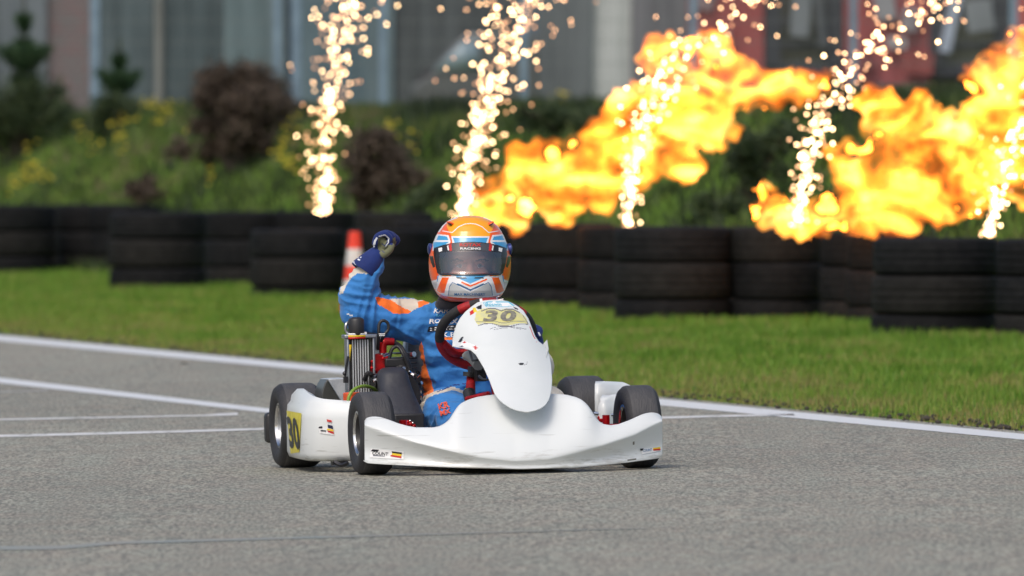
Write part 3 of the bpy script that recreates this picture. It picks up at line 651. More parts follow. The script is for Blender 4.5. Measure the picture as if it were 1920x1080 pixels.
fill = [(30, 160, [385, 434, 480, 507], 'back row stack filling the gap near the left edge'), (300, 460, [397, 448, 500, 530], 'back row stack between the third and fourth from the left'), (575, 725, [399, 449, 499, 528], 'back row stack above the traffic cone'),
 (890, 1045, [419, 480, 538, 570], 'back row stack beside the helmet'), (1085, 1250, [424, 487, 550, 588], 'back row stack left of the wide one'), (1290, 1460, [427, 493, 560, 592], 'back row stack right of the wide one'), (1470, 1620, [434, 499, 563, 594], 'back row stack behind the narrow one'), (1590, 1740, [440, 508, 576, 604], 'back row stack left of the nearest one'), (1790, 1960, [449, 518, 588, 618], 'back row stack at the right edge'), (170, 300, [385, 434, 480, 508], 'back row stack left of the third from the left'), (735, 890, [412, 466, 520, 552], 'back row stack left of the helmet')]
stacks += [(a, b, e, d_, 2, .25) for a, b, e, d_ in fill]
first = [True]; pos = ['topmost', 'middle', 'bottom']
for (x0, x1, ed_, desc, mi, ex) in stacks:
    cx = (x0 + x1) / 2; p = g(cx, ed_[-1] + (3 if ex < .2 else 1)); D = (p - CAM).dot(FWD); sc = F / D; dia = (x1 - x0) / sc * 1.02
    if ex > .2 and dia > .62: dia = .6
    c = p + Vector((0, dia / 2, 0))
    zt = at(cx, ed_[0], D + dia / 2).z
    zs = [at(cx, e, D).z for e in ed_]; zs[0] = zt
    hts = [zs[0] - zs[1], zs[1] - zs[2], zs[1] - zs[2]]
    z = zs[0]
    for k in range(3):
        if x0 < -200 or x0 > 2000: lab = None
        z -= hts[k]
        o = bpy.data.objects.new('old_tyre', tyre_me[(mi + k) % 3 if k else mi]); COL.objects.link(o)
        o.location = (c.x + random.uniform(-.006, .006), c.y + random.uniform(-.01, .01), z); o.scale = (dia / 2, dia / 2, hts[k] * 1.0); o.rotation_euler = (random.uniform(-.006, .006), random.uniform(-.006, .006), random.random() * 6)
        tagp(o, '%s tyre of the %s' % (pos[k], desc), 'tyre', 'tyres of the barrier wall')

# traffic cone
p = g(665, 586); D = (p - CAM).dot(FWD); sc = F / D; H = (586 - 434) / sc
root = empty('traffic_cone', Matrix.Translation(p)); tagp(root, 'orange and white striped traffic cone on the grass before the tyres', 'traffic cone')
c_or = mat('cone_orange', srgb(242, 70, 45), .5, vary=srgb(225, 60, 40)); c_wh = mat('cone_white', srgb(225, 222, 220), .4, vary=srgb(205, 200, 198))
mb = MB(); rb_, rt_ = 26 / sc, 10.5 / sc; hs = [0, .2, .38, .56, .78, .985, 1.0]; cm = [0, 1, 0, 1, 0, 0]
pr = [(.02 + h * (H - .02), rb_ + (rt_ - rb_) * h) for h in hs]
mb.lathe(pr + [(H, rt_ * .7), (H - .02, rt_ * .6)], (0, 0, 0), 'z', 32, mis=[0, 1, 0, 1, 0, 0, 0, 0, 0], closed=False)
mb.build('cone_body', [c_or, c_wh], root)
mb = MB(); mb.box((0, 0, .012), (58 / sc, 58 / sc, .024)); mb.build('base', c_or, root, bevel=.006)

# ------------------------------------------------------------------ sparks and flames
def emis(name, col, strength, attr=None):
    m_ = bpy.data.materials.new(name); m_.use_nodes = True; nt = m_.node_tree; out = nt.nodes['Material Output']; nt.nodes.remove(nt.nodes['Principled BSDF'])
    e = nt.nodes.new('ShaderNodeEmission'); e.inputs[0].default_value = (*col, 1); e.inputs[1].default_value = strength
    if attr:
        a = nt.nodes.new('ShaderNodeAttribute'); a.attribute_name = attr; mu = nt.nodes.new('ShaderNodeMath'); mu.operation = 'MULTIPLY'; mu.inputs[1].default_value = strength
        nt.links.new(a.outputs['Fac'], mu.inputs[0]); nt.links.new(mu.outputs[0], e.inputs[1])
        cr = nt.nodes.new('ShaderNodeValToRGB'); cr.color_ramp.elements[0].color = (1, .42, .2, 1); cr.color_ramp.elements[1].color = (1, .66, .34, 1); cr.color_ramp.elements[1].position = .6
        nt.links.new(a.outputs['Fac'], cr.inputs[0]); nt.links.new(cr.outputs[0], e.inputs[0])
    nt.links.new(e.outputs[0], out.inputs[0]); return m_
m_spark = emis('white_hot_spark', (1, .6, .3), 30, 'glow')
def fountain(label, path, n, D, seed, top_y=-120, dens=1.6):
    n = int(n * 1.3)
    rs = np.random.RandomState(seed); ys = [p[1] for p in path]; mb = MB(); gl = []
    path = sorted(path, key=lambda p: p[1]); ys = [p[1] for p in path]; xs_ = [p[0] for p in path]; ws = [p[2] for p in path]
    y0, y1 = path[-1][1], path[0][1]; base = at(path[-1][0], path[-1][1], D); H = y0 - y1
    core = rs.rand(n) < .38
    for i in range(n):
        u = rs.rand() ** dens; y = y0 - u * H; x = np.interp(y, ys, xs_); w = np.interp(y, ys, ws)
        dx = rs.randn() * w * (.42 if core[i] else 1.0); px = x + dx; Dd = D + rs.randn() * .15
        p = at(px, y, Dd) - base; r = .006 * rs.uniform(.8, 1.15)
        mb.ell(p, r, n=6); gl += [rs.choice([.14, .24, .42, .8]) * (1.25 if core[i] else 1)] * 18
    o = mb.build('spark_fountain', m_spark, sharp=0, fix=False); o.location = base
    a = o.data.attributes.new('glow', 'FLOAT', 'FACE'); a.data.foreach_set('value', np.array(gl, np.float32)); tagp(o, label, 'spark fountain', 'spark fountains behind the tyre wall', 'stuff')
fountain('leftmost fountain of white gold sparks, standing alone over the tyres', [(605, 400, 8), (608, 330, 15), (611, 250, 20), (615, 200, 19), (624, 150, 22), (626, 100, 28), (640, 50, 38), (655, 0, 45), (675, -120, 60)], 330, 80, 21, dens=1.35)
fountain('fountain of sparks rising right behind the orange helmet', [(868, 418, 9), (876, 350, 14), (890, 280, 22), (905, 230, 26), (925, 150, 36), (950, 80, 48), (985, 0, 60), (1040, -120, 90)], 460, 75, 22, dens=1.3)
fountain('fountain of sparks crossing the left flame, its foot over the wide tyre stack', [(1178, 425, 9), (1183, 380, 12), (1186, 330, 9), (1200, 240, 20), (1240, 150, 45), (1300, 90, 60), (1380, 20, 75), (1470, -80, 90)], 260, 70, 23, dens=1.05)
fountain('fountain of sparks at the left end of the right flame', [(1495, 425, 12), (1505, 350, 15), (1515, 290, 18), (1535, 220, 24), (1580, 160, 40), (1640, 90, 55), (1720, 30, 70), (1800, -80, 90)], 280, 67, 24, dens=1.05)
fountain('rightmost fountain of sparks beside the photo edge', [(1856, 442, 9), (1862, 400, 14), (1880, 340, 18), (1900, 250, 25), (1960, 120, 40), (2020, 0, 60)], 190, 65, 25, dens=1.5)

def flame_mat(name, seed, k=1.0):
    m_ = bpy.data.materials.new(name); m_.use_nodes = True; nt = m_.node_tree; L = nt.links.new; out = nt.nodes['Material Output']; nt.nodes.remove(nt.nodes['Principled BSDF'])
    tc = nt.nodes.new('ShaderNodeTexCoord'); mp = nt.nodes.new('ShaderNodeMapping'); mp.inputs['Location'].default_value = (seed, 0, 0); mp.inputs['Rotation'].default_value = (0, R(35), 0); mp.inputs['Scale'].default_value = (.7, 1, 1.35); L(tc.outputs['Object'], mp.inputs[0])
    n = nt.nodes.new('ShaderNodeTexNoise'); n.inputs['Scale'].default_value = 3.6; n.inputs['Detail'].default_value = 6; n.inputs['Roughness'].default_value = .68; n.inputs['Distortion'].default_value = 1.6; L(mp.outputs[0], n.inputs['Vector'])
    mr = nt.nodes.new('ShaderNodeMapRange'); mr.inputs[1].default_value = .40; mr.inputs[2].default_value = .66; mr.inputs[3].default_value = 4.5 * k; mr.inputs[4].default_value = 72 * k; L(n.outputs[0], mr.inputs[0])
    cr = nt.nodes.new('ShaderNodeValToRGB'); cr.color_ramp.elements[0].position = .4; cr.color_ramp.elements[0].color = (1, .15, .005, 1); cr.color_ramp.elements[1].position = .74; cr.color_ramp.elements[1].color = (1, .56, .15, 1); q = cr.color_ramp.elements.new(.56); q.color = (1, .33, .03, 1); L(n.outputs[0], cr.inputs[0])
    e = nt.nodes.new('ShaderNodeEmission'); L(cr.outputs[0], e.inputs[0]); L(mr.outputs[0], e.inputs[1])
    ab = nt.nodes.new('ShaderNodeVolumeAbsorption'); ab.inputs[0].default_value = (.3, .2, .15, 1); ab.inputs[1].default_value = 3.5
    ad = nt.nodes.new('ShaderNodeAddShader'); L(e.outputs[0], ad.inputs[0]); L(ab.outputs[0], ad.inputs[1]); L(ad.outputs[0], out.inputs['Volume'])
    return m_
def flame(label, blobs, D, seed, k=1.0):
    base = at(blobs[0][0], blobs[0][1], D); sc = F / D; mb = MB(); rs = random.Random(seed)
    for (px, py, r) in blobs:
        r = r * .86
        c = at(px, py, D) - base; mb.ell(c, (r / sc, r / sc * .34, r / sc), n=20)
        for j in range(12):
            a = rs.random() * 6.28; q = r * rs.uniform(.7, .92); rr = r * rs.uniform(.22, .40)
            mb.ell(c + Vector((math.cos(a) * q, rs.gauss(0, .10) * r, math.sin(a) * q)) / sc, (rr / sc, rr / sc * .6, rr / sc), n=12)
    o = mb.build('flame', flame_mat('fire_%d' % seed, seed * 3.1, k), sharp=0); o.location = base
    remesh(o, .017, 2)
    me = o.data; n = len(me.vertices); co = np.empty(n * 3); me.vertices.foreach_get('co', co); no = np.empty(n * 3); me.vertices.foreach_get('normal', no); co = co.reshape(-1, 3); no = no.reshape(-1, 3)
    d = np.array([.06 * mnoise.noise(Vector(c) * 4.5) + .055 * (.45 - abs(mnoise.noise(Vector(c) * 9 + Vector((7, 0, 0))))*2) + .03 * (.3 - abs(mnoise.noise(Vector(c) * 19))) + .012 * mnoise.noise(Vector(c) * 38) for c in co])
    co += no * d[:, None]; me.vertices.foreach_set('co', co.ravel()); me.update(); me.materials.clear(); me.materials.append(bpy.data.materials['fire_%d' % seed])
    tagp(o, label, 'flame', 'flames behind the tyre wall')
flame('long orange flame leaning right from behind the helmet', [(885, 398, 26), (925, 370, 48), (985, 345, 68), (1045, 330, 76), (1110, 320, 80), (1050, 385, 42), (1175, 285, 88), (1190, 215, 60), (1250, 215, 88), (1275, 140, 74), (1320, 95, 45), (1325, 215, 74), (1385, 165, 62), (1445, 160, 50), (1500, 165, 34), (1540, 150, 26), (1265, 285, 52), (1225, 110, 28), (970, 395, 40)], 71, 5)
flame('huge orange flame billowing up at the right edge', [(1440, 392, 40), (1490, 400, 44), (1545, 400, 50), (1610, 385, 62), (1600, 320, 52), (1660, 350, 88), (1740, 345, 92), (1670, 250, 66), (1720, 225, 58), (1770, 260, 64), (1830, 300, 96), (1890, 220, 88), (1850, 140, 56), (1915, 120, 70), (1960, 240, 90), (1800, 360, 60), (1990, 100, 80), (1590, 300, 44), (1645, 195, 40), (1925, 335, 60), (1430, 360, 22)], 66, 8)
mb = MB()

# ------------------------------------------------------------------ the kart (kart coordinates: x to the right, y to the rear, z up)
kart = empty('racing_kart', M); tagp(kart, 'low white racing go kart number 30 driving across the asphalt', 'go kart')
bpy.context.view_layer.update()
def wheel(cx, cy, R_, w, rr, side, rimm, lab=None):
    hub = MB(); c = Vector((cx, cy, R_))
    hub.lathe([(-w * .1, .012), (-w * .1, .03), (-w * .02, .034), (w * .02, .034), (w * .1, .03), (w * .1, .012)], c, 'x', 24)
    for k in range(3):
        a = k * 2.094 + .4; hub.tube([c + Vector((side * w * .1, .022 * math.cos(a), .022 * math.sin(a))), c + Vector((side * w * .22, .022 * math.cos(a), .022 * math.sin(a)))], .004, 6)
    hub.tube([c + Vector((-w * .3, 0, 0)), c + Vector((w * .3, 0, 0))], .009, 10)
    h = hub.build('wheel', m_alu, kart)
    if lab: h['label'] = lab
    r = MB(); e = .003
    r.lathe([(-w * .42, rr + .005), (-w * .42, rr - .001), (-w * .36, rr - .006), (-w * .15, rr - .010), (-w * .05, rr - .012), (-w * .04, .03), (w * .0, .03), (w * .0, rr - .012), (w * .15, rr - .010), (w * .36, rr - .006), (w * .42, rr - .001), (w * .42, rr + .005), (w * .36, rr + e), (0, rr - .004), (-w * .36, rr + e)], c, 'x', 56,
            mis=[1, 1, 0, 0, 0, 0, 0, 0, 0, 0, 1, 1, 0, 0, 0]); r.build('rim', [rimm, m_chrome], h)
    t = MB(); pr = [(-.385, rr + .001), (-.44, rr + .010), (-.49, rr + (R_ - rr) * .35), (-.5, rr + (R_ - rr) * .6), (-.478, rr + (R_ - rr) * .8), (-.43, R_ - .008), (-.37, R_ - .002), (-.3, R_)]
    pr = pr + [(-.1, R_ + .0006), (.1, R_ + .0006)] + [(-a, b) for a, b in pr[::-1]]
    n_ = len(pr); mis = [0] * n_
    for j in range(6, n_ - 7): mis[j] = 1
    t.lathe([(a * w, b) for a, b in pr], c, 'x', 84, mis=mis); t.build('tyre', [m_rubber, m_tread], h, sharp=50)
    return h
wheel(-.432, 0, .131, .113, .066, -1, m_black, 'front wheel with black rim, nearest the left bumper end')
wheel(.432, 0, .131, .113, .066, 1, m_black)
wheel(-.475, 1.02, .137, .143, .069, -1, m_alu, 'rear wheel with pale metal rim')
wheel(.475, 1.02, .137, .143, .069, 1, m_alu)

# front fairing
T_ = [(684, 789), (687, 784), (693, 781.5), (702, 780.5), (713, 781.5), (730, 787), (747, 793.5), (765, 798.5), (780, 801), (813, 801), (823, 799), (833, 794), (843, 786), (852, 771), (859, 761), (867, 754), (880, 748), (895, 743.5), (913, 740.5), (935, 738), (985, 736), (1040, 737.5), (1063, 739.5), (1080, 744), (1090, 748.5), (1098, 755), (1105, 763), (1117, 782), (1124, 790.5), (1132, 795), (1145, 797), (1160, 795), (1180, 787.5), (1203, 777), (1213, 774), (1223, 773), (1232, 774.5), (1238, 778), (1242, 786)]
C_ = [(684, 797), (700, 803), (720, 811), (780, 830), (850, 847), (900, 857), (965, 864), (1030, 860), (1080, 848), (1130, 835), (1190, 815), (1225, 797), (1242, 789)]
B_ = [(684, 866), (690, 869), (720, 871), (780, 874), (880, 878), (980, 880), (1080, 877), (1173, 868), (1234, 860), (1242, 857)]
ip = lambda x, T: float(np.interp(x, [p[0] for p in T], [p[1] for p in T]))
cols = np.unique(np.concatenate([np.linspace(684, 1242, 170), np.array([684.6, 685.5, 686.3, 1240.5, 1241.4])]))
def fairing_pt(px, v):
    t = (px - 965) / 280; yb = -.355 + .185 * abs(t) ** 2.2
    hump = math.exp(-((px - 975) / 120) ** 4); yt = yb + .055 + .165 * hump
    pt, pc, pb = ip(px, T_), ip(px, C_), ip(px, B_)
    under = .035 * (1 - hump * .75)
    if v < .6:
        s = v / .6; py = pt + (pc - pt) * s; y = yb + (yt - yb) * (1 - s) ** (1.35)
        lip = max(0, 1 - s / .06); y += lip * .006
    else:
        s = (v - .6) / .4; py = pc + (pb - pc) * s; y = yb + under * (1 - (1 - s) ** 2) * 1.0
        y -= under * .55 * max(0, (s - .55) / .45) ** 1.5
    return K(px, py, y)
mb = MB(); rows = []
vs_ = list(np.linspace(0, .6, 26)) + list(np.linspace(.6, 1, 18))[1:]
first_in = []
for j, v in enumerate([-1] + vs_ + [2]):
    row = []
    for px in [cols[0]] + list(cols) + [cols[-1]]:
        vv = min(1, max(0, v)); p = fairing_pt(px, vv); row.append(p)
    k = .05
    row[0] = row[1] + Vector((.012, k, 0)); row[-1] = row[-2] + Vector((-.012, k, 0))
    if v == -1: row = [q + Vector((0, .012, -.012)) for q in row]
    if v == 2: row = [q + Vector((0, .03, .004)) for q in row]
    rows.append(row)
mb.grid(rows)
fair = mb.build('front_fairing', [m_white2, m_inkb, m_inkw, m_inky, m_inkr, m_inkg, m_scuff], kart, solid=.003, sharp=60)
me = fair.data; co = np.empty(len(me.vertices) * 3); me.vertices.foreach_get('co', co)
# smooth the loft a little
q = fair.modifiers.new('m', 'SMOOTH'); q.iterations = 3; q.factor = .4; apply(fair)
bpy.context.view_layer.update(); bv = bvh_of(fair)
def flat(name, quads, mats, mis, parent, bvh, off=.0016, nx=8, ny=3):
    vs = []; fs = []; mm = []
    for q, mi in zip(quads, mis):
        a, f = gridpoly(q, nx, ny); b = len(vs); vs += a; fs += [tuple(i + b for i in k) for k in f]; mm += [mi] * len(f)
    return project_mesh(name, vs, fs, mats, None, parent, M, off, mis=mm, bvh=bvh)
inks = [m_inkw, m_inkb, m_inky, m_inkr, m_inkg]
flat('sticker', [[(696, 841), (758, 846), (757, 862), (694, 858)]], inks, [0], fair, bv)
flat('sticker_marks', [[(699, 842), (712, 843), (708, 847), (696, 846)], [(735, 845.5), (754, 848), (754, 851.5), (736, 849)], [(736, 849), (754, 851.5), (753, 855.5), (735, 853)], [(733, 853), (753, 855.5), (753, 859.5), (733, 856)], [(700, 853), (722, 855), (722, 856.2), (700, 855)]], inks, [1, 1, 2, 3, 4], fair, bv, .0026)
text_on('sticker_text', 'COUNT', (714, 850.5), (30, 2.2), (0, 6.5), m_inkb, fair, fair, M, bvh=bv, shear=.2, off=.003)
flat('sticker', [[(1200, 842), (1237, 837.5), (1238, 845), (1204, 852)]], inks, [0], fair, bv)
flat('sticker_marks', [[(1199, 841), (1206, 840.5), (1204, 845), (1200, 845)], [(1223, 840), (1237, 838), (1237, 841), (1224, 842.5)], [(1224, 842.5), (1237, 841), (1237.5, 844.5), (1224, 845)]], inks, [1, 2, 3], fair, bv, .0026)
text_on('sticker_text', 'COUNT', (1213, 844), (16, -1.8), (0, 5), m_inkblue, fair, fair, M, bvh=bv, off=.003)
paint(fair, [(6, 'line', [(1186, 823), (1189, 835), (1190, 846)], 1.6), (6, 'line', [(1176, 864), (1192, 861.5)], 2.2), (6, 'line', [(1196, 862), (1206, 860.4)], 2.2)])

# front panel behind the fairing
Ly = [562.5, 564, 568, 575, 585, 597, 610, 623, 635, 650, 653, 657, 665, 673, 690, 712, 725, 740, 750, 758, 765, 770, 773]; Lx = [928, 908, 895, 885, 873, 863, 856, 852, 849, 848, 868, 883, 892, 897, 907, 917, 922, 928, 936, 946, 957, 970, 986]
Ry = [562.5, 565.5, 570, 575.5, 583, 598, 617, 631, 641, 649, 660, 672, 683, 713, 730, 740, 750, 759, 766, 770, 773]; Rx = [934, 952, 962, 971, 981, 990.5, 998, 1003.5, 1010, 1021, 1028, 1031, 1033, 1035, 1034, 1032, 1029, 1023, 1014, 1004, 990]
ypan = lambda py: float(np.interp(py, [560, 600, 650, 700, 750, 773], [.17, .07, -.05, -.155, -.275, -.335]))
mb = MB(); rows = []
pys = np.concatenate([[562.5, 563, 563.6, 564.5, 566], np.linspace(568, 766, 190), [768, 770, 771.3, 772.3, 773]])
for py in pys:
    l = np.interp(py, Ly, Lx); r = np.interp(py, Ry, Rx); row = []
    bow = np.interp(py, [560, 640, 773], [.055, .085, .045])
    for i in range(101):
        u = i / 100; px = l + (r - l) * u; q = (2 * u - 1)
        wx = 975 + (py - 600) * .06; qa = (px - (928 + (py - 563) * .27)) / 80
        row.append(K(px, py, ypan(py) + bow * min(1.6, abs(qa) ** 2.2) ))
    rows.append(row)
mb.grid(rows)
pan = mb.build('front_panel', [m_white, m_ylw2, m_inkg, m_inkb, m_inkw, m_inklb, m_inkr, m_navyi, m_inky, m_black], kart, solid=.0035, sharp=50)
bpy.context.view_layer.update()
paint(pan, [(5, 'poly', [(905, 567), (925, 564.5), (955, 566), (965, 573), (950, 575.5), (912, 576)]), (4, 'poly', [(907, 568), (925, 566), (953, 567), (960, 573), (948, 574.5), (913, 575)]),
            (1, 'poly', [(893, 584), (905, 579), (918, 577), (930, 578), (938, 581), (950, 578), (965, 580), (976, 586), (985, 594), (991, 607), (975, 605.5), (960, 609), (948, 611), (936, 610), (920, 605.5), (905, 606), (896, 609), (890, 601)]),
            (2, 'line', [(896, 611), (908, 607), (922, 606.5), (938, 611), (958, 611.5), (975, 607.5), (990, 608)], 1.5), (2, 'line', [(893, 603), (908, 603), (925, 602), (945, 606), (965, 602), (988, 603)], 1.0),
            (2, 'line', [(903, 583), (915, 579), (930, 579), (940, 583), (950, 579.5), (962, 580), (974, 586)], 1.8),
            (2, 'line', [(919, 617), (927, 613.5), (945, 612.6), (965, 613), (986, 617)], .9), (2, 'line', [(925, 618.5), (942, 615), (960, 614), (976, 617)], .8),
            (3, 'poly', [(892, 576), (903, 571), (903, 580), (896, 580)]), (8, 'poly', [(886, 578), (891, 576), (895, 584), (889, 586)]), (6, 'poly', [(880, 585), (887, 580), (889, 587), (882, 591)]), (3, 'poly', [(962, 574.5), (972, 579), (972, 581.5), (965, 579)]),
            (2, 'line', [(980, 591), (987, 601), (992, 610)], 1.0), (6, 'line', [(993, 610), (1000, 630), (1006, 641)], .8),
            (3, 'poly', [(859, 641), (865, 632), (868.5, 631), (867.5, 638), (863, 642)]), (4, 'poly', [(862, 648), (870, 639), (897, 650), (893, 659), (880, 652)]), (6, 'poly', [(868, 642), (872, 639.6), (873.5, 642.5), (869, 644)]), (7, 'poly', [(862, 650), (866, 647.4), (869.5, 649), (866, 651)]), (6, 'poly', [(887, 650), (892, 647.5), (895.5, 653), (891.5, 656)]),
            (3, 'poly', [(972, 682), (976, 680), (982, 681), (982, 683), (978, 685), (974, 684)]), (2, 'line', [(981, 681.5), (985, 678), (989, 678.5), (987, 683), (982, 684)], .7)])
bv = bvh_of(pan)
text_on('panel_number', '3', (919, 592.5), (31, 0), (5, 21), m_inkp, pan, pan, M, bold=.04, shear=.25, bvh=bv)
text_on('panel_number', '0', (953, 592.5), (31, 1), (4, 21), m_inkp, pan, pan, M, bold=.04, shear=.25, bvh=bv)
text_on('panel_text', 'Bouvin', (925, 571), (30, .4), (0, 6.2), m_inklb, pan, pan, M, bold=.02, bvh=bv)
def sp(mbx, c, r, mi=0): mbx.ell(c, r, n=12, mi=mi)
mb = MB()                                             # small side wing of the panel and its clip
a, b, c_, d = K(1011, 655, .02), K(1026, 637, .03), K(1029, 655, .0), K(1024, 672, -.05)
mb.add([a, b, c_, d], [(0, 1, 2, 3)]); mb.build('panel_wing', mat('grey_wing', srgb(190, 194, 194), .35), pan, solid=.004, bevel=.001)
mb = MB(); mb.tube([K(934, 563, .18), K(931, 558, .19), K(936, 556, .19)], .0022, 6); mb.tube([K(931, 563, .18), K(944, 561, .17)], .002, 6); mb.build('clip', m_chrome, pan)
mb = MB(); mb.tube([K(895, 675, -.02), K(886, 676, -.0), K(880, 655, .1)], .004, 6); mb.tube([K(915, 712, -.1), K(905, 711, -.08), K(898, 705, 0)], .004, 6); mb.build('bracket', m_black, pan)

# side pods
def pod(sx):
    pl = [(.50, .90), (.532, .885), (.545, .8), (.557, .68), (.566, .55), (.566, .47), (.555, .42), (.53, .375), (.48, .34), (.43, .31), (.39, .285), (.37, .30)]
    P2, _ = catmull([Vector((a, b, 0)) for a, b in pl], [0] * len(pl), 5)
    rows = []; n = len(P2)
    for (off, kz) in ((.10, 'bi'), (.028, 'b0'), (.006, 'b1'), (0, 'b2'), (0, 'm1'), (.0, 'm2'), (.004, 'f'), (.014, 'f2'), (.035, 't1'), (.07, 't2'), (.11, 't3'), (.125, 't4'), (.13, 't5')):
        row = []
        for i, p in enumerate(P2):
            t = (P2[min(i + 1, n - 1)] - P2[max(i - 1, 0)]).normalized(); nn = Vector((t.y, -t.x, 0)); nn = nn if True else nn
            if nn.dot(Vector((.3, .6, 0)) - p) < 0: nn = -nn
            u = min(1, max(0, (p.y - .27) / .35)); zf = .205 + .015 * u; ztop = .222 + .036 * u
            zb = .036
            z = {'bi': zb + .004, 'b0': zb, 'b1': zb + .006, 'b2': zb + .022, 'm1': .12, 'm2': .17, 'f': zf - .012, 'f2': zf, 't1': zf + (ztop - zf) * .5, 't2': ztop, 't3': ztop - .01, 't4': ztop - .05, 't5': .06}[kz]
            q = p + nn * off
            if kz[0] == 't' or kz == 'bi':
                cc = Vector((.45, min(.74, max(.44, p.y)), 0)); kk = min(1, off / .13) * .6; q = p.lerp(cc, kk)
            row.append(Vector((q.x * sx, q.y, z)))
        rows.append(row)
    mb = MB(); mb.grid(rows)
    return mb.build('sidepod', [m_white2, m_yellow, m_inkb, m_inkw, m_inkr, m_navyi, m_scuff, m_inky], kart, solid=.003, sharp=60)
podL = pod(-1); podR = pod(1); podL['label'] = 'scuffed white sidepod with yellow number panel'
bpy.context.view_layer.update(); bv = bvh_of(podL)
flat('number_panel', [[(538.5, 770), (566, 775), (562, 848), (546, 850)]], [m_yellow, m_inkb], [0], podL, bv, .002, 8, 12)
text_on('number', '30', (552, 812), (20, 4), (7, 60), m_inkb, podL, podL, M, bold=.035, bvh=bv, off=.0034)
flat('sticker', [[(598, 799), (626, 803), (627, 816), (600, 812)]], inks, [0], podL, bv, .002)
flat('sticker_marks', [[(613, 786), (622, 788), (623, 792), (614, 790.5)], [(615, 796), (624, 798), (625.5, 805), (615.5, 802)], [(615, 803), (626, 806), (626, 809), (613, 806)], [(614, 807), (626, 809.5), (627, 814), (616, 810)], [(599, 800), (605, 799), (605, 803), (598, 803)], [(602, 806), (612, 807), (612, 809), (602, 808.5)]], [m_inkr, m_navyi, m_inky, m_inkr, m_inkb], [0, 1, 2, 3, 4, 4], podL, bv, .0032)

# frame, floor, bumpers, axles
mb = MB()
for sx in (-1, 1):
    mb.tube([(sx * .26, 1.12, .05), (sx * .27, .7, .045), (sx * .2, .3, .04), (sx * .17, 0, .045), (sx * .16, -.18, .05)], .015, 10, smooth=4)
    mb.tube([(sx * .2, .3, .04), (sx * .3, .1, .06), (sx * .34, .0, .1)], .014, 10, smooth=3)
    mb.tube([(sx * .27, .28, .06), (sx * .44, .40, .07), (sx * .48, .8, .07), (sx * .27, .86, .06)], .010, 8, smooth=4)
for y in (-.18, .02, .5, 1.1): mb.tube([(-.26 if y > .3 else -.18, y, .045), (.26 if y > .3 else .18, y, .045)], .014, 10)
mb.build('chassis_frame', m_dark, kart)
mb = MB(); mb.box((0, .12, .026), (.36, .62, .004)); mb.build('floor_tray', m_alu, kart)
mb = MB(); mb.tube([(-.43, 1.02, .137), (.43, 1.02, .137)], .02, 14); mb.build('rear_axle', m_dark, kart)
mb = MB()
for sx in (-1, 1):
    mb.tube([(sx * .33, 0, .08), (sx * .33, 0, .17)], .012, 8); mb.tube([(sx * .33, 0, .131), (sx * .40, 0, .131)], .01, 8); mb.tube([(sx * .34, .07, .11), (sx * .05, .03, .14)], .006, 6); mb.box((sx * .34, .02, .115), (.03, .1, .02))
mb.build('steering_linkage', m_red, kart)
mb = MB(); mb.box((0, 1.25, .125), (1.075, .05, .10)); rb = mb.build('rear_bumper', m_black, kart, bevel=.014)
mb = MB(); mb.tube([(-.16, -.2, .06), (-.2, -.27, .07), (0, -.31, .075), (.2, -.27, .07), (.16, -.2, .06)], .01, 8, smooth=4); mb.tube([(-.14, -.15, .17), (0, -.2, .2), (.14, -.15, .17)], .008, 8, smooth=4); mb.build('front_bumper_bar', m_chrome, kart)
mb = MB(); mb.box((.115, -.02, .12), (.05, .012, .1), Matrix.Rotation(R(-20), 3, 'X')); mb.box((-.115, -.02, .12), (.05, .012, .1), Matrix.Rotation(R(-20), 3, 'X')); mb.build('pedal', m_alu, kart, bevel=.003)
mb = MB(); mb.box((0, .2, .11), (.2, .24, .1)); mb.build('fuel_tank', mat('milky_tank', (.6, .55, .42), .35), kart, bevel=.03)
# bits under the left pod
mb = MB(); mb.tube([K(628, 866, .32), K(640, 872, .3), K(652, 868, .28)], .007, 6, smooth=3); mb.box(K(636, 868, .33), (.05, .03, .012)); mb.build('pod_bracket', m_dark, kart)

# seat
mb = MB(); rows = []
for i, (z, hw, yb_, yf) in enumerate([(.025, .09, .82, .46), (.035, .15, .88, .44), (.07, .178, .92, .44), (.13, .188, .945, .50), (.2, .19, .96, .58), (.27, .188, .975, .66), (.34, .18, .985, .72), (.40, .16, .99, .80), (.43, .12, .99, .88)]):
    row = []
    for k in range(33):
        a = math.pi * k / 32; ca, sa = math.cos(a), math.sin(a)
        x = -hw * math.copysign(abs(ca) ** .6, ca); y = yf + (yb_ - yf) * (sa ** .75)
        row.append(Vector((x + .012, y, z)))
    rows.append(row)
mb.grid(rows); seat = mb.build('seat', m_seat, kart, solid=.006, sharp=60)
mb = MB(); mb.grid([[r_ for r_ in rows[0]], [Vector((.012 + (p.x - .012) * .3, p.y, .02)) for p in rows[0]]]); mb.build('seat_base', m_seat, kart, solid=.005)

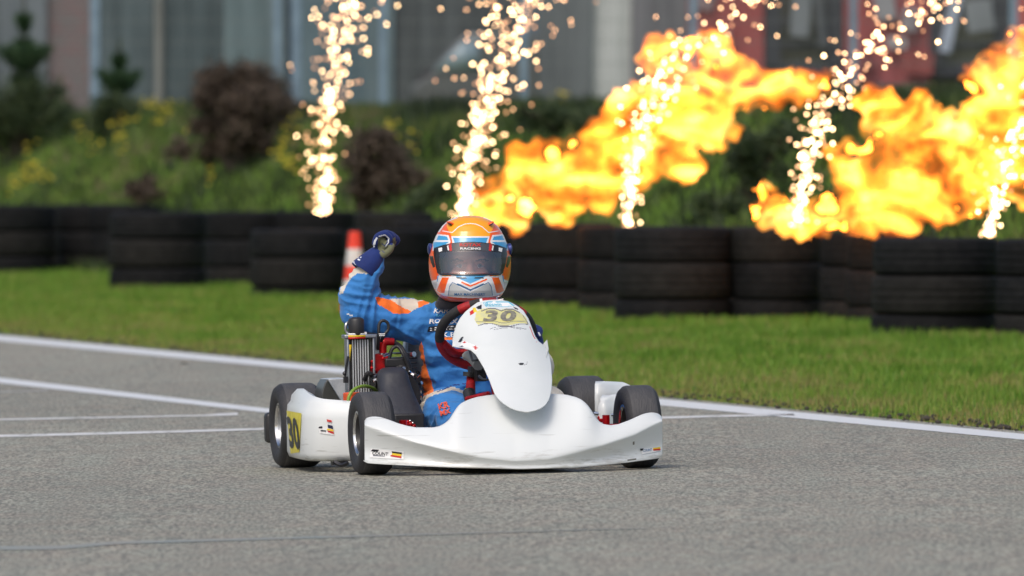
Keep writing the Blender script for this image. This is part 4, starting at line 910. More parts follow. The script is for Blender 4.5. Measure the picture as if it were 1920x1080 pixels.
# steering wheel and column
yw = .31; C0 = K(911, 628, yw); ux = Vector((math.cos(R(-4)), 0, math.sin(R(-4)))); uy = Vector((0, -.72, .69)); un = ux.cross(uy)
def sw(a, r, d=0): return C0 + ux * (r * math.cos(a)) + uy * (r * math.sin(a)) + un * d
swr = .150
mb = MB(); n = 120; ring = [sw(2 * math.pi * i / n, swr) for i in range(n)]
mb.tube(ring, .0155, 18, closed=True)
swo = mb.build('steering_wheel', [m_suede, m_redp, m_inkw], kart)
nring = 18
for i, p in enumerate(swo.data.polygons):
    c = p.center - C0; a = math.degrees(math.atan2(c.dot(uy), c.dot(ux))) % 360
    if 118 < a < 133 or 45 < a < 58 or 82 < a < 106 or 190 < a < 350: p.material_index = 1
    if a in () or 81 < a < 83 or 105 < a < 107: p.material_index = 2
swo.data.update()
mb = MB()
mb.tube([sw(R(198), swr * .98), sw(R(225), swr * .86), sw(R(250), swr * .62, -.012), sw(R(268), swr * .40, -.02), sw(0, 0, -.03)], [.021, .024, .018, .015, .016], 14, smooth=4, sq=.6)
mb.tube([sw(R(342), swr * .98), sw(R(315), swr * .86), sw(R(290), swr * .62, -.012), sw(R(272), swr * .40, -.02), sw(0, 0, -.03)], [.021, .024, .018, .015, .016], 14, smooth=4, sq=.6)
mb.tube([sw(0, 0, .0), sw(0, 0, -.05)], .035, 20); mb.build('spoke', m_redp, swo)
mb = MB(); mb.box(sw(R(90), .045, -.02), (.10, .05, .03), Matrix.Rotation(R(45), 3, 'X')); mb.build('dash_display', m_black, swo, bevel=.008)
mb = MB(); mb.tube([sw(0, 0, -.04), Vector((.0, .04, .1))], .011, 12); mb.tube([K(883, 702, .3), K(882, 742, .22)], [.013, .017], 12); mb.build('steering_column', m_redp, kart)
mb = MB(); mb.box(K(893, 697, .28), (.045, .05, .035)); mb.box(K(900, 703, .24), (.03, .05, .04)); mb.box(K(905, 688, .2), (.014, .03, .03))
mb.tube([K(880, 698, .27), K(879, 706, .27)], .02, 12); mb.tube([K(879, 735, .2), K(884, 757, .16)], .02, 12)
for a, b in ((906, 689), (910, 701), (899, 685)): mb.ell(K(a, b, .19), .005, n=8)
mb.build('column_clamp', m_black, kart)
mb = MB(); mb.tube([K(872, 668, .2), K(885, 668, .16), K(898, 684, .1)], [.012, .022, .02], 12, smooth=4); mb.build('panel_support', mat('grey_support', srgb(150, 152, 148), .5), kart)
mb = MB(); mb.tube([K(875, 748, .1), K(900, 742, .05), K(916, 738, .0)], .008, 8); mb.tube([K(903, 752, .02), K(918, 736, .0)], .006, 8); mb.build('brake_rod', m_red, kart)
mb = MB(); mb.tube([K(873, 744, .25), K(880, 737, .2), K(874, 729, .25), K(871, 740, .25)], .004, 8, smooth=4); mb.build('wiring_loop', m_green, kart)

# radiator
ya = .575
rad = MB(); p0, p1 = K(652, 741, ya), K(700, 741, ya); zt_ = K(676, 634, ya).z
xc, w_ = (p0.x + p1.x) / 2, (p1.x - p0.x); zb_ = p0.z - .05
rad.box((xc, ya + .02, (zt_ + zb_) / 2), (w_ - .012, .03, zt_ - zb_)); radi = rad.build('radiator', m_black, kart, bevel=.003)
mb = MB(); nf = 7
for k in range(nf):
    x = xc - w_ / 2 + .018 + (w_ - .034) * k / (nf - 1); mb.box((x, ya + .0, (zt_ + zb_) / 2), (.0036, .016, zt_ - zb_ - .01))
mb.build('fins', mat('pale_fins', srgb(205, 208, 210), .35, .3), radi)
mb = MB(); mb.box((xc - w_ / 2 + .002, ya + .01, (zt_ + zb_) / 2), (.008, .05, zt_ - zb_)); mb.box((xc + w_ / 2 + .002, ya + .01, (zt_ + zb_) / 2), (.008, .05, zt_ - zb_ + .01))
mb.box((xc, ya + .005, zt_ + .006), (w_ + .022, .055, .012)); mb.box((xc + w_ / 2 + .02, ya + .03, zt_ - .03), (.03, .01, .08)); mb.build('radiator_frame', m_alu, radi, bevel=.003)
mb = MB(); c = K(668, 612, ya); mb.lathe([(-.028, .0), (-.028, .024), (-.02, .026), (.02, .026), (.026, .022), (.03, .012), (.03, 0)], c, 'z', 24); mb.build('radiator_cap', m_black, radi)
mb = MB(); mb.tube([K(657, 628, ya), K(649, 620, ya), K(649, 608, ya), K(657, 603, ya + .01), K(666, 604, ya)], .005, 8, smooth=5); mb.build('bleed_pipe', m_alu, radi)
mb = MB(); q = [K(653, 625, ya - .022), K(685, 625, ya - .022), K(685, 635, ya - .022), K(653, 636, ya - .022)]
for j, mi in ((0, 0), (1, 1), (2, 2)):
    a0, b0 = q[0].lerp(q[3], j / 3), q[1].lerp(q[2], j / 3); a1, b1 = q[0].lerp(q[3], (j + 1) / 3), q[1].lerp(q[2], (j + 1) / 3); off = Vector((0, .0, 0))
    mb.add([a0, b0, b1, a1], [(0, 1, 2, 3)], mi)
mb.build('flag_sticker', [m_inkw, m_inky, m_inkr], radi, solid=.003)
mb = MB(); mb.box(K(669, 626, ya + .01), (.062, .03, .012)); mb.build('cap_block', m_inkw, radi, bevel=.003)
mb = MB(); mb.add([K(652, 646, ya - .012), K(659, 646, ya - .012), K(656, 676, ya - .012), K(652, 690, ya - .012)], [(0, 1, 2, 3)], 0); mb.build('yellow_strip', m_inky, radi, solid=.003)
mb = MB(); mb.tube([K(653, 668, ya - .02), K(649, 690, ya - .02), K(647, 706, ya - .02)], .004, 6, smooth=3); mb.box(K(648, 712, ya - .02), (.012, .02, .02)); mb.ell(K(646, 700, ya - .02), .007, n=8); mb.build('radiator_bracket', m_dark, radi)
mb = MB(); mb.box(K(667, 755, .42), (.062, .07, .066), Matrix.Rotation(R(10), 3, 'Z')); mb.build('orange_box', m_orange, kart, bevel=.005)
mb = MB(); mb.tube([K(656, 775, .36), K(653, 750, .36), K(662, 732, .37), K(680, 724, .4), K(697, 727, .45), K(707, 735, .5)], .0055, 10, smooth=6); mb.build('green_hose', m_green, kart)

# engine: cylinder, head, plug cap, carburettor, hoses
eng = MB(); ye = .68
eng.box(K(735, 745, ye), (.15, .2, .15)); eng.box(K(725, 700, ye), (.11, .13, .08)); eng.lathe([(-.04, .0), (-.04, .07), (.02, .072), (.05, .05), (.05, 0)], K(745, 740, ye - .12), 'y', 28)
for k in range(5): eng.box(K(757, 662 + k * 9, ye - .03), (.07, .1, .005))
engo = eng.build('engine', m_dark, kart, bevel=.008)
mb = MB(); mb.box(K(708, 683, ye - .05), (.062, .1, .062), Matrix.Rotation(R(8), 3, 'Y')); mb.box(K(713, 671, ye - .05), (.04, .07, .03))
for a, b in ((698, 678), (704, 694), (718, 672), (697, 690)): mb.ell(K(a, b, ye - .11), .006, n=8)
mb.build('cylinder_head', m_red, engo, bevel=.006)
mb = MB()
mb.tube([K(716, 668, ye - .08), K(716, 655, ye - .08)], .010, 12); mb.tube([K(709, 668, ye - .06), K(709, 652, ye - .06)], .008, 12)
for a, b, r in ((772, 665, .009), (767, 699, .007), (779, 705, .01), (706, 704, .008), (700, 716, .009), (764, 718, .006), (775, 727, .01), (783, 733, .012), (712, 711, .006), (758, 690, .006), (786, 746, .009), (770, 742, .006), (728, 664, .005), (784, 720, .006), (760, 705, .005), (790, 760, .006)):
    c = K(a, b, ye - .14); mb.tube([c, c + Vector((random.uniform(-.02, .02), -.012, random.uniform(-.01, .015)))], r, 8)
mb.tube([K(768, 735, ye - .1), K(785, 745, ye - .1)], .012, 10)
mb.build('engine_fittings', m_chrome, engo)
mb = MB(); mb.tube([K(718, 662, ye - .08), K(718, 648, ye - .08), K(722, 641, ye - .08), K(738, 641, ye - .08)], [.013, .013, .013, .012], 12, smooth=4); mb.build('plug_cap', m_red, engo)
mb = MB(); mb.tube([K(709, 655, ye - .09), K(710, 628, ye - .12), K(711, 608, ye - .12), K(718, 601, ye - .12), K(727, 606, ye - .12), K(728, 618, ye - .12), K(720, 628, ye - .12), K(715, 640, ye - .1)], .0052, 10, smooth=6); mb.build('cable_loop', m_black, engo)
mb = MB(); mb.box(K(716, 626, ye - .135), (.02, .004, .003)); mb.box(K(716, 629, ye - .135), (.018, .004, .003)); mb.build('cable_ties', m_inkw, engo)
mb = MB()
mb.tube([K(688, 632, ye - .05), K(704, 634, ye - .05), K(716, 636, ye - .06)], .016, 12, smooth=3)
mb.tube([K(738, 642, ye - .08), K(752, 652, ye - .08), K(762, 672, ye - .1), K(772, 700, ye - .1), K(778, 735, ye - .1)], .0085, 10, smooth=5)
mb.tube([K(730, 672, ye - .1), K(735, 655, ye - .1), K(746, 650, ye - .1), K(756, 664, ye - .12), K(766, 690, ye - .12), K(768, 720, ye - .12)], .006, 10, smooth=5)
mb.tube([K(745, 690, ye - .14), K(760, 700, ye - .16), K(763, 725, ye - .14), K(756, 745, ye - .12)], .008, 10, smooth=4)
mb.tube([K(700, 705, ye - .12), K(690, 700, ye - .14), K(684, 712, ye - .12)], .008, 10, smooth=4)
mb.tube([K(780, 735, ye - .1), K(784, 760, ye - .12), K(776, 785, ye - .12)], .009, 10, smooth=4)
mb.build('hoses', m_black, engo)
mb = MB(); mb.box(K(740, 680, .60), (.075, .06, .03)); mb.lathe([(-.02, 0), (-.02, .028), (.02, .03), (.02, 0)], K(752, 700, .58), 'y', 20); mb.build('carburettor', m_black, engo, bevel=.006)
# intake silencer
mb = MB(); A_ = [(735, 688, 6, .50), (735, 688.8, 14, .50), (735, 691, 21, .50), (735, 696, 27, .49), (736, 706, 30, .48), (739, 722, 31, .46), (744, 742, 34, .42), (751, 764, 38, .38), (757, 784, 41, .34), (760, 800, 42, .32)]
rows = []
for (px, py, hw, y) in A_:
    c = K(px, py, y); row = []
    for k in range(36):
        a = 2 * math.pi * k / 36; ca, sa = math.cos(a), math.sin(a); h = hw / 590; dq = .05 * min(1, hw / 27)
        row.append(c + Vector((h * math.copysign(abs(ca) ** .8, ca), dq * math.copysign(abs(sa) ** .8, sa), .0)))
    rows.append(row)
mb.grid(rows, closed=True); mb.add(rows[0], [tuple(range(36))]); o = mb.build('air_box', mat('airbox_rubber', (.026, .028, .038), .5, vary=(.036, .038, .048), vscale=12, bump=.15, bscale=60), kart, sharp=80, sub=1)
mb = MB(); mb.box(K(765, 790, .30), (.10, .05, .05)); mb.build('air_box_base', m_black, kart, bevel=.006)
mb = MB()
for a, b, r in ((754, 796, .008), (762, 797, .010), (770, 795, .009), (776, 799, .008), (765, 791, .006)): mb.ell(K(a, b, .262), r, n=10)
mb.build('red_fittings', m_red, kart)
mb = MB()
for a, b in ((757, 791), (769, 789), (774, 793)): mb.ell(K(a, b, .255), .0035, n=8)
mb.build('bolt_heads', m_chrome, kart)
# exhaust silencer with its end cap and the heat plate above it
mb = MB(); c = K(650, 765, .92); mb.lathe([(-.10, .0), (-.10, .075), (-.09, .085), (.10, .085), (.11, .07), (.11, 0)], Vector((c.x + .012, .97, c.z + .01)), 'y', 36); sil = mb.build('exhaust_silencer', m_scuff, kart, bevel=.004)
mb = MB(); prof_ = [(604, 752), (603, 742), (605, 730), (609, 719), (614, 711), (646, 762), (650, 775), (610, 775)]
a_ = [K(x, y, .80) for x, y in prof_]; mb.add(a_ + [p + Vector((.0, .12, 0)) for p in a_], [tuple(range(8)), tuple(range(8, 16))[::-1]] + [(i, (i + 1) % 8, (i + 1) % 8 + 8, i + 8) for i in range(8)])
mb.build('silencer_cap', mat('smoked_cap', (.055, .06, .057), .3, vary=(.08, .082, .078), vscale=14), sil, bevel=.004)
mb = MB(); q = [(614.5, 710.5), (650, 709), (652, 765), (645, 761)]; a_ = [K(x, y, .79) for x, y in q]; mb.add(a_ + [p + Vector((0, .13, 0)) for p in a_], [(0, 1, 2, 3), (7, 6, 5, 4), (0, 4, 5, 1), (1, 5, 6, 2), (2, 6, 7, 3), (3, 7, 4, 0)])
mb.build('heat_shield', mat('pale_shield', srgb(214, 220, 226), .35, .2, vary=srgb(185, 192, 200), vscale=20), sil, bevel=.003)
mb = MB(); mb.tube([Vector((c.x + .02, .84, c.z)), K(700, 765, .86), K(725, 760, .8)], .022, 14, smooth=4); mb.build('exhaust_pipe', mat('rusty_steel', (.16, .12, .1), .45, .8, vary=(.25, .2, .17)), sil)
# battery, brake and bits on the right
mb = MB(); mb.box(K(1142, 795, .36), (.04, .06, .07)); mb.build('battery_box', mat('pale_box', srgb(176, 172, 160), .5), kart, bevel=.004)
mb = MB(); mb.tube([K(1113, 775, .30), K(1152, 778, .30)], .0055, 8); mb.build('pod_rail', m_chrome, kart)
mb = MB(); mb.box(K(1127, 788, .30), (.022, .03, .012)); mb.ell(K(1124, 783, .3), .008, n=8); mb.build('brake_caliper', m_red, kart, bevel=.003)

# ------------------------------------------------------------------ the driver
rot3 = MI.to_3x3(); dR = (rot3 @ Vector((1, 0, 0))).normalized(); dF = (rot3 @ Vector((0, -1, 0))).normalized(); dU = dR.cross(-dF).normalized()
if dU.z < 0: dU = -dU
HC = K(881, 485, .58)
def Hd(x, f, z): return HC + dR * x + dF * f + dU * z
HR = Matrix((dR, -dF, dU)).transposed()
mb = MB()
mb.ell(K(878, 640, .68), (.158, .105, .15)); mb.ell(K(872, 700, .70), (.140, .108, .13)); mb.ell(K(870, 765, .76), (.155, .12, .09))
mb.cap(K(800, 606, .69), K(948, 608, .70), .062, .060); mb.ell(K(845, 590, .68), (.085, .07, .045)); mb.ell(K(915, 590, .70), (.085, .07, .045))
mb.cap(K(880, 592, .66), K(881, 540, .62), .062, .056)
mb.cap(K(798, 607, .69), K(742, 598, .70), .066, .064); mb.cap(K(742, 598, .70), K(683, 590, .70), .064, .070)
mb.ell(K(676, 589, .70), (.062, .062, .060)); mb.cap(K(681, 587, .70), K(677, 556, .69), .067, .060); mb.cap(K(674, 556, .69), K(685, 524, .67), .060, .044); mb.cap(K(685, 524, .67), K(706, 480, .66), .042, .024)
mb.cap(K(950, 610, .70), K(984, 645, .64), .060, .050); mb.cap(K(984, 645, .64), K(1010, 688, .54), .050, .052); mb.cap(K(1010, 688, .54), K(1002, 645, .34), .046, .028)
for (h, k, a, f) in (((825, 780, .76), (838, 775, .41), (925, 832, -.02), (928, 818, -.12)), ((925, 775, .78), (1024, 765, .43), (1005, 820, .02), (1000, 806, -.10))):
    mb.cap(K(*h), K(*k), .085, .075); mb.cap(K(*k), K(*a), .07, .042); mb.cap(K(*a), K(*f), .04, .032)
# head with a face
mb.ell(Hd(0, -.01, .01), (.078, .098, .105), HR); mb.ell(Hd(0, .02, -.06), (.058, .07, .06), HR)
mb.cap(Hd(-.04, .076, .002), Hd(.04, .076, .002), .013, .013); mb.cap(Hd(0, .084, -.005), Hd(0, .104, -.042), .009, .014)
for sx in (-1, 1): mb.ell(Hd(sx * .036, .066, -.05), (.028, .024, .024), HR); mb.ell(Hd(sx * .079, -.01, -.02), (.01, .022, .03), HR); mb.ell(Hd(sx * .012, .098, -.045), .009)
mb.ell(Hd(0, .082, -.078), (.028, .014, .012), HR); mb.ell(Hd(0, .075, -.105), (.025, .02, .016), HR)
per = mb.build('person', [m_suit], None, M, sharp=0); remesh(per, .0042, 7, .5)
def smst(a, b, x): t = np.clip((x - a) / (b - a), 0, 1); return t * t * (3 - 2 * t)
me = per.data; n = len(me.vertices); co = np.empty(n * 3); me.vertices.foreach_get('co', co); no = np.empty(n * 3); me.vertices.foreach_get('normal', no); co = co.reshape(-1, 3); no = no.reshape(-1, 3)
P = proj(co @ np.array(M)[:3, :3].T + np.array(M)[:3, 3])
hd = np.linalg.norm(co - np.array(HC), axis=1) < .15
d = np.zeros(n)
def lerpdir(p, ax, k):                      # stretched noise: folds run across ax
    ax = Vector(ax).normalized(); v = Vector(p); along = v.dot(ax); return v * k + ax * along * k * 3.0
zones = [((700, 590), 85, K(672, 590, .70) - K(798, 607, .69)), ((672, 545), 45, K(685, 524, .67) - K(676, 588, .70)), ((800, 650), 75, Vector((.3, 0, 1))), ((860, 700), 90, Vector((0, 0, 1))), ((838, 770), 60, Vector((.3, .6, .6)))]
for i in range(n):
    if hd[i]: continue
    v = co[i]; s = 0; wsum = .001
    for (c, r, ax) in zones:
        w = math.exp(-((P[i, 0] - c[0]) ** 2 + (P[i, 1] - c[1]) ** 2) / (r * r)); 
        if w < .02: continue
        q = mnoise.noise(lerpdir(v, ax, 8.5) + Vector((3, 1, 0)) + Vector((mnoise.noise(Vector(v) * 12), 0, 0)) * .8); s += w * (1 - 2.4 * abs(q)); wsum += w
    d[i] = .0125 * s / max(wsum, .45) + .0022 * mnoise.noise(Vector(v) * 22)
co2 = co + no * d[:, None]; me.vertices.foreach_set('co', co2.ravel()); me.update()
me.materials.clear()
for m_ in (m_suit, m_suito, m_suitb, m_collar, m_skin, m_suitn, m_glovew, mat('dark_brow', (.05, .03, .022), .6), mat('dark_blue_suit_trim', srgb(20, 50, 120), .7)): me.materials.append(m_)  # last material: plain dark blue for the thin trim line above the knee
bpy.context.view_layer.update()
c, wc, wn_ = facedata(per); idx = np.zeros(len(c), np.int32); hdf = np.linalg.norm(c - np.array(HC), axis=1) < .135
idx[hdf] = 4; nk = (~hdf) & (np.linalg.norm((c - np.array(K(881, 548, .63))) * np.array([1, 1, 1.0]), axis=1) < .085); idx[nk] = 3
me.polygons.foreach_set('material_index', idx)
paint(per, [(1, 'poly', [(790, 640), (786, 650), (781, 662), (777, 676), (780, 692), (786, 710), (792, 730), (795, 750), (800, 748), (814, 737), (809, 716), (803, 700), (798, 682), (794, 655)]),
            (2, 'poly', [(730, 560), (805, 560), (804, 570), (793, 573), (778, 580), (765, 588), (752, 576), (738, 569)]), (1, 'poly', [(704, 556), (733, 562), (752, 575), (771, 584), (764, 588), (738, 588), (722, 578), (708, 571)]), (1, 'poly', [(783, 566), (800, 561), (806, 567), (793, 574), (785, 577)]),
            (2, 'poly', [(655, 500), (702, 503), (700, 514), (670, 513), (659, 521), (650, 534), (643, 550), (636, 552), (643, 520)]),
            (2, 'line', [(797, 745), (815, 737), (850, 728), (873, 737), (884, 752)], 6), (2, 'line', [(797, 745), (789, 765), (788, 795)], 7),
            (3, 'poly', [(822, 548), (945, 545), (950, 572), (905, 585), (862, 585), (842, 578), (826, 563)]),
            (2, 'poly', [(1024, 700), (1070, 700), (1075, 740), (1020, 745)]), (1, 'line', [(1047, 718), (1056, 728), (1060, 742)], 2.5), (2, 'poly', [(1025, 655), (1050, 655), (1050, 712), (1030, 712)]),
            (8, 'line', [(820, 735), (850, 722), (890, 717)], 1.6), (6, 'line', [(651, 589), (661, 592)], 2.2), (6, 'line', [(831, 630), (832, 645)], 2.0), (1, 'poly', [(833, 633), (852, 633), (852, 638), (833, 638)])])
# brows and lips on the face
c, wc, wn_ = facedata(per); PP = proj(wc); idx = np.zeros(len(c), np.int32); me.polygons.foreach_get('material_index', idx)
fc = hdf & (wn_[:, 1] < .1)
for ln in ([(846, 489), (856, 486), (868, 489)], [(893, 489), (905, 486), (915, 489)]): idx[fc & online(PP, ln, 3.0)] = 7
me.polygons.foreach_set('material_index', idx)
tagp(per, 'driver in a blue race suit with an orange helmet raising one fist', 'person')
for sx in (-1, 1):
    mb = MB(); p = Hd(sx * .032, .0665, -.022); mb.ell(p, .0125, n=20); e = mb.build('eye', [mat('eye_white', (.75, .72, .7), .2), mat('iris', (.03, .035, .03), .15)], per)
    for pl in e.data.polygons:
        if (pl.center - p).normalized().dot(dF) > .86: pl.material_index = 1
    mb = MB(); mb.tube([Hd(sx * .018, .0795, -.019), Hd(sx * .032, .0835, -.012), Hd(sx * .046, .078, -.020)], .003, 8, smooth=4); mb.tube([Hd(sx * .02, .079, -.028), Hd(sx * .032, .081, -.031), Hd(sx * .045, .076, -.027)], .0022, 8, smooth=4); mb.build('eyelid', m_skin, per)
bv = bvh_of(per)
text_on('chest_text', 'KART', (832, 583.5), (34, 0), (-2, 8.5), m_inkw, per, per, M, bold=.02, bvh=bv, off=.003)
text_on('chest_text', 'ROTAX', (832, 602.5), (54, 0), (-1, 8.5), m_inkw, per, per, M, bold=.03, bvh=bv, off=.003)
flat('chest_patch', [[(804, 612), (858, 609), (858, 619), (801, 622)], [(806, 614), (856, 611.5), (856, 613.5), (806, 616)], [(806, 618), (854, 615.5), (854, 617), (806, 620)]], [m_inkb, m_inkw], [0, 1, 1], per, bv, .003)
text_on('small_chest_text', 'RACING', (831, 591), (24, 0), (-1, 3.5), m_inklb, per, per, M, bvh=bv, off=.003)
text_on('chest_text', 'K.B', (842, 628), (24, -1), (0, 9), m_inkw, per, per, M, bvh=bv, off=.003)
text_on('knee_emblem', 'KR', (833, 761), (20, -5), (3, 11), m_inko, per, per, M, bold=.04, bvh=bv, off=.003); text_on('knee_emblem', 'MX', (836, 773), (20, -5), (3, 9), m_inko, per, per, M, bold=.04, bvh=bv, off=.003)
# collar roll under the helmet
mb = MB(); 
for j, (pp, hw, r) in enumerate(((563, 52, .016), (571, 56, .017))):
    pts_ = [Hd(math.cos(t) * hw / 584, math.sin(t) * .075 - .0, (485 - pp) / 584) for t in np.linspace(0, 2 * math.pi, 40)[:-1]]; mb.tube(pts_, r, 12, closed=True)
mb.build('neck_collar', m_collar, per)

# helmet -------------------------------------------------------
rpy = [403.5, 404, 405.5, 408, 414, 423, 433, 443, 453, 462, 471, 482, 494, 508, 520, 531, 544, 552, 558, 563, 565.5]
rhw = [0, 10, 20, 30, 42, 52, 59, 64.5, 68.5, 72.5, 75.5, 77, 77.5, 76.8, 74.5, 71.5, 66, 61, 56, 49, 42]
rfd = [0, .025, .045, .063, .085, .105, .118, .127, .135, .14, .145, .149, .152, .157, .166, .172, .172, .168, .162, .150, .13]
rbd = [0, .028, .05, .07, .095, .12, .137, .15, .158, .164, .168, .170, .170, .168, .163, .155, .14, .128, .116, .10, .085]
def hsurf(py, a, off=0.0, sc=1.0):
    hw = np.interp(py, rpy, rhw) / 584 * sc; fd = np.interp(py, rpy, rfd) * sc; bd = np.interp(py, rpy, rbd) * sc
    ca, sa = math.cos(a), math.sin(a); ex = .92
    # front half: sides a little fuller than an ellipse
    x = hw * math.copysign(abs(ca) ** ex, ca); f = (fd if sa > 0 else bd) * math.copysign(abs(sa) ** ex, sa)
    z = (485 - (485 + (py - 485) * sc)) / 584
    p = Hd(x, f, z)
    if off:
        nrm = (dR * (x / max(hw, .01) ** 2) + dF * (f / max(fd, .01) ** 2)).normalized(); p += nrm * off
    return p
OPEN = [(821, 470), (850, 466), (882, 465), (914, 466), (944, 470), (945, 492), (941, 512), (824, 512), (820, 494)]
def hmesh(name, mats, parent, pys, nseg, off=0, sc=1.0, close=True, keep=None, cut=None, sm=None):
    rows = [[hsurf(py, 2 * math.pi * k / nseg + .0001, off, sc) for k in range(nseg)] for py in pys]
    mb = MB(); mb.grid(rows, closed=True); o = mb.build(name, mats, parent, None if parent else M, sharp=0)
    q = o.modifiers.new('m', 'SMOOTH'); q.iterations = 6; q.factor = .5
    o.data.update(); o.data.shade_smooth(); apply(o); bpy.context.view_layer.update()
    if keep or cut:
        c, wc, wn_ = facedata(o); P = proj(wc); front = (wc - np.array(M @ HC))[:, 1] < .0
        sel = (inpoly(P, keep) & front) if keep else ~(inpoly(P, cut) & front)
        bm = bmesh.new(); bm.from_mesh(o.data); bm.faces.ensure_lookup_table(); bmesh.ops.delete(bm, geom=[bm.faces[i] for i in np.nonzero(~sel)[0]], context='FACES'); bm.to_mesh(o.data); bm.free()
    return o
HM = [h_or, h_am, h_bl, h_wh, h_gr, h_db, h_bk]
pysh = np.concatenate([[403.5, 403.8, 404.4], np.linspace(405.2, 563, 300), [564, 565, 565.5]])
hel = hmesh('helmet', HM, per, pysh, 420, cut=OPEN); hel['label'] = 'orange helmet with blue and white trim and dark visor'
mir = lambda pts: [(1764 - x, y) for x, y in pts]
rg = [(1, 'poly', [(836, 400), (928, 400), (926, 425), (916, 445), (848, 445), (838, 426)])]
rg += [(1, 'poly', [(840, 398), (924, 398), (924, 430), (840, 430)])]
rg += [(3, 'line', [(830, 433), (848, 436), (860, 425), (872, 420), (882, 419), (892, 420), (904, 425), (916, 436), (934, 433)], 1.5)]
rg += [(3, 'line', [(823, 433), (832, 420), (842, 412), (856, 407.5)], 4), (3, 'line', mir([(823, 433), (832, 420), (842, 412), (856, 407.5)]), 4)]
rg += [(3, 'poly', [(846, 443), (918, 443), (914, 462), (850, 462)]), (2, 'poly', [(849, 445.5), (915, 445.5), (910, 460), (854, 460)])]
for f in (lambda p: p, mir):
    rg += [(3, 'poly', f([(812, 448), (820, 439), (841, 441), (845, 453), (840, 462), (811, 470)])), (2, 'poly', f([(818, 450), (822, 441.5), (838, 443.5), (841, 450.5)])), (2, 'poly', f([(812, 454), (842, 453.5), (836, 458), (813, 468)])),
           (0, 'poly', f([(805, 470), (815, 470), (820, 515), (812, 518)])), (3, 'line', f([(815.5, 478), (819, 500), (823, 514)]), 2.0), (6, 'poly', f([(805, 480), (812, 480), (816, 500), (812, 502), (808, 492)])),
           (3, 'poly', f([(808, 527), (822, 523), (819, 542), (814, 541)])), (4, 'poly', f([(811, 530), (820, 528), (818, 541), (814, 540)])), (2, 'poly', f([(820, 517), (826, 516), (824, 528), (819, 528)])),
           (3, 'poly', f([(823, 515), (882, 514), (882, 561), (835, 556), (822, 550), (817, 545)])), (0, 'poly', f([(829, 520), (842, 520), (837, 534), (833, 549.5), (826, 549), (818.5, 545)])), (0, 'poly', f([(829, 515), (848, 515.5), (845, 518), (829, 518)])), (1, 'poly', f([(829, 516), (842, 516.3), (842, 518), (829, 518)])),
           (4, 'poly', f([(840, 555), (842, 540), (848, 530), (882, 549), (882, 557)])), (5, 'line', f([(840.5, 554), (842.5, 538), (848, 529.5), (882, 545)]), 1.3)]
rg += [(2, 'poly', [(851, 516), (913, 516), (900, 524), (882, 532), (864, 524)]), (5, 'line', [(858, 533), (882, 544), (906, 533)], 3.2), (3, 'line', [(850, 525), (882, 541), (914, 525)], 2.0), (0, 'line', [(866, 529.5), (882, 536.5), (912, 524)], 3.2),
       (6, 'poly', [(855, 520), (874, 520), (875, 522.6), (858, 522.6)]), (6, 'poly', mir([(855, 520), (874, 520), (875, 522.6), (858, 522.6)])), (0, 'poly', [(820, 553), (850, 557.5), (882, 559.5), (914, 557.5), (944, 553), (930, 580), (834, 580)])]
paint(hel, rg); bv = bvh_of(hel)
text_on('helmet_text', 'MAX MACHINERY', (881, 551.5), (57, 0), (0, 5), m_inkblue, hel, hel, M, bold=.012, bvh=bv, off=.0015)
hmesh('liner', [h_bk], hel, np.linspace(408, 561, 60), 120, sc=.955, cut=[(x + (4 if x < 882 else -4) * -1, y + (4 if y > 490 else -3)) for x, y in OPEN])
VP = [(813, 465), (830, 459.5), (847, 456), (865, 453.8), (882, 453), (899, 453.8), (917, 456), (934, 459.5), (950, 465), (951, 478), (948, 496), (943, 512), (938, 516), (826, 516), (820, 512), (816, 496), (813, 478)]
vis = hmesh('visor', [m_visor, h_bk, m_inkg, m_inkr, m_inkw], hel, np.linspace(450, 518, 150), 420, off=.004, keep=VP)
paint(vis, [(1, 'poly', [(800, 440), (964, 440), (964, 520), (800, 520)])]); 
c, wc, wn_ = facedata(vis); P = proj(wc); idx = np.ones(len(c), np.int32); idx[inpoly(P, [(824, 474), (850, 471), (882, 470), (914, 471), (940, 474), (941, 492), (938, 512.5), (827, 512.5), (823, 492)])] = 0
idx[inpoly(P, [(845, 457.5), (865, 455), (882, 454.3), (899, 455), (917, 457.5), (917, 471), (899, 469.5), (882, 469), (865, 469.5), (845, 471)])] = 2
for f in (lambda p: p, mir): idx[inpoly(P, f([(841, 458.5), (846.5, 457.5), (847.5, 470), (843, 471)]))] = 3; idx[inpoly(P, f([(838, 461), (840.5, 460), (842, 469), (840, 470)]))] = 4; idx[inpoly(P, f([(821.5, 465.5), (829, 463.5), (829, 470.5), (823, 472.5)]))] = 4
vis.data.polygons.foreach_set('material_index', idx); vis.data.update()
m_inkg2 = mat('sunstrip_grey', srgb(72, 74, 78), .3, coat=.6); vis.data.materials[2] = m_inkg2
bv = bvh_of(vis)
text_on('visor_text', 'ROTAX', (882, 459.3), (40, 0), (0, 6.2), m_inkr, vis, vis, M, bold=.03, bvh=bv); text_on('visor_text', 'RACING', (882, 466.3), (38, 0), (0, 4), m_inkw, vis, vis, M, bold=.03, bvh=bv)
